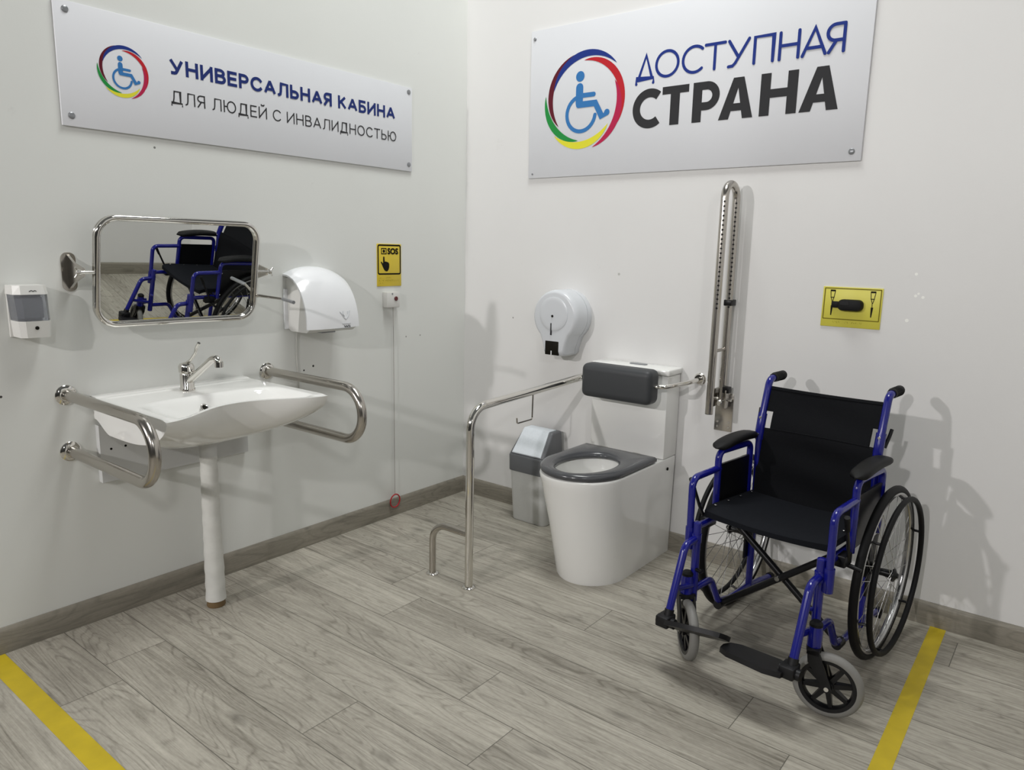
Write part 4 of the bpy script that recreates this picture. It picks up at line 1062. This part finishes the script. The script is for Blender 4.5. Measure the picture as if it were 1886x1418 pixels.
    poly = [(.012, -.055), (.060, -.072), (.172, -.058), (.200, -.036), (.205, .005), (.197, .042), (.168, .060), (.055, .066), (.012, .045)]
    b.prism(poly, fp, -.011, .004)
    ft = wp('footplate', b, 'black', leg, angle=30)
    # casters
    xs, Fs = (.221, .472) if s_ > 0 else (-.213, .440)
    b = MB(); b.lathe([(.020, .205), (.0205, .250), (.018, .262), (.018, .268)], lc(xs, Fs, 0), (0, 0, 1), 18); b.box(lc(xs-.006, Fs-.004, .215), lc(xs+.006, Fs-.036, .250), .001); wp('caster_housing', b, 'blue')
    b = MB(); b.lathe([(.0185, .266), (.0185, .274), (.012, .281)], lc(xs, Fs, 0), (0, 0, 1), 18); wp('caster_cap', b, 'rubber')
    hd = Vector((.956, -.20, 0)) if s_ > 0 else Vector((.70, .71, 0))    # heading of the steered wheel in (X, F)
    hd.normalize(); nr = Vector((-hd.y, hd.x, 0)); tr = .046
    hx, hf = xs+hd.x*tr, Fs+hd.y*tr
    def cw(along, out_, z): return lc(hx+hd.x*along+nr.x*out_, hf+hd.y*along+nr.y*out_, z)
    RC = .097
    b = MB()
    b.lathe([(.019, .186), (.0205, .192), (.0205, .204), (.012, .206)], lc(xs, Fs, 0), (0, 0, 1), 18)
    for o_ in (-1, 1):
        A = [(-tr-.014, .197), (-tr+.016, .203), (-tr+.028, .175), (.006, .118), (.014, RC), (.006, RC-.014), (-.010, RC-.010), (-.022, .118), (-tr-.010, .165)]
        b.add([cw(a, o_*.0215, z) for a, z in A]+[cw(a, o_*.0275, z) for a, z in A], [tuple(range(9)), tuple(range(17, 8, -1))]+[(i, (i+1) % 9, 9+(i+1) % 9, 9+i) for i in range(9)])
    b.add([cw(a, o_, z) for z in (.188, .204) for a, o_ in ((-tr-.015, -.0275), (-tr+.018, -.0275), (-tr+.018, .0275), (-tr-.015, .0275))], [(0, 1, 2, 3), (7, 6, 5, 4), (0, 4, 5, 1), (1, 5, 6, 2), (2, 6, 7, 3), (3, 7, 4, 0)])
    wp('caster_fork', b, 'black', angle=30)
    ax = cw(0, 1, 0)-cw(0, 0, 0)
    b = MB(); c0 = cw(0, 0, RC)
    n = 48
    hv = cw(1, 0, 0)-cw(0, 0, 0)
    def cp(r, a, o_): return c0+hv*(r*math.cos(a))+Vector((0, 0, r*math.sin(a)))+ax*o_
    prof = [(.078, -.014), (.078, .014), (.068, .013), (.064, .004), (.064, -.004), (.068, -.013)]
    b.loft([[cp(r, 2*PI*k/n, o_) for r, o_ in prof] for k in range(n)], False, True)
    b.lathe([(.018, -.019), (.018, .019)], c0, ax, 20)
    for k in range(8):
        a = 2*PI*k/8+.2; c, s2 = math.cos(a), math.sin(a); tv = hv*(-s2)+Vector((0, 0, c)); rv_ = hv*c+Vector((0, 0, s2))
        P_ = []
        for r, wd, th_ in ((.014, .0075, .011), (.068, .0055, .007)):
            for du, do in ((-1, -1), (1, -1), (1, 1), (-1, 1)): P_.append(c0+rv_*r+tv*(wd*du)+ax*(th_*do))
        b.add(P_, [(0, 1, 2, 3), (7, 6, 5, 4), (0, 4, 5, 1), (1, 5, 6, 2), (2, 6, 7, 3), (3, 7, 4, 0)])
    cwh = wp('caster_wheel', b, 'blackmetal', angle=30)
    b = MB(); tp = [(.0785, -.0145), (.0785, .0145), (.086, .0150), (.093, .011), (.0965, .005), (.097, 0), (.0965, -.005), (.093, -.011), (.086, -.0150)]
    b.loft([[cp(r, 2*PI*k/n, o_) for r, o_ in tp] for k in range(n)], False, True); wp('caster_tyre', b, 'greytyre', cwh, 'grey solid tyre')
    b = MB(); b.cyl(c0-ax*.031, c0+ax*.031, .0065); wp('caster_bolt', b, 'bolt', cwh)

# folding cross braces
for s_ in (-1, 1):
    b = MB(); dF = .012*s_
    b.cyl(lc(-s_*.192, .205+dF, .100), lc(s_*.200, .205+dF, .412), .0115); wp('cross_brace', b, 'blackmetal', label='black cross brace')
    b = MB(); b.lathe([(.016, -.02), (.016, .02)], lc(-s_*XF, .205+dF, .092), (0, 1, 0), 14); wp('brace_pivot', b, 'blackmetal')
b = MB(); b.lathe([(.008, -.030), (.008, .030)], lc(0, .205, .256), (0, 1, 0), 12); wp('brace_bolt', b, 'bolt')
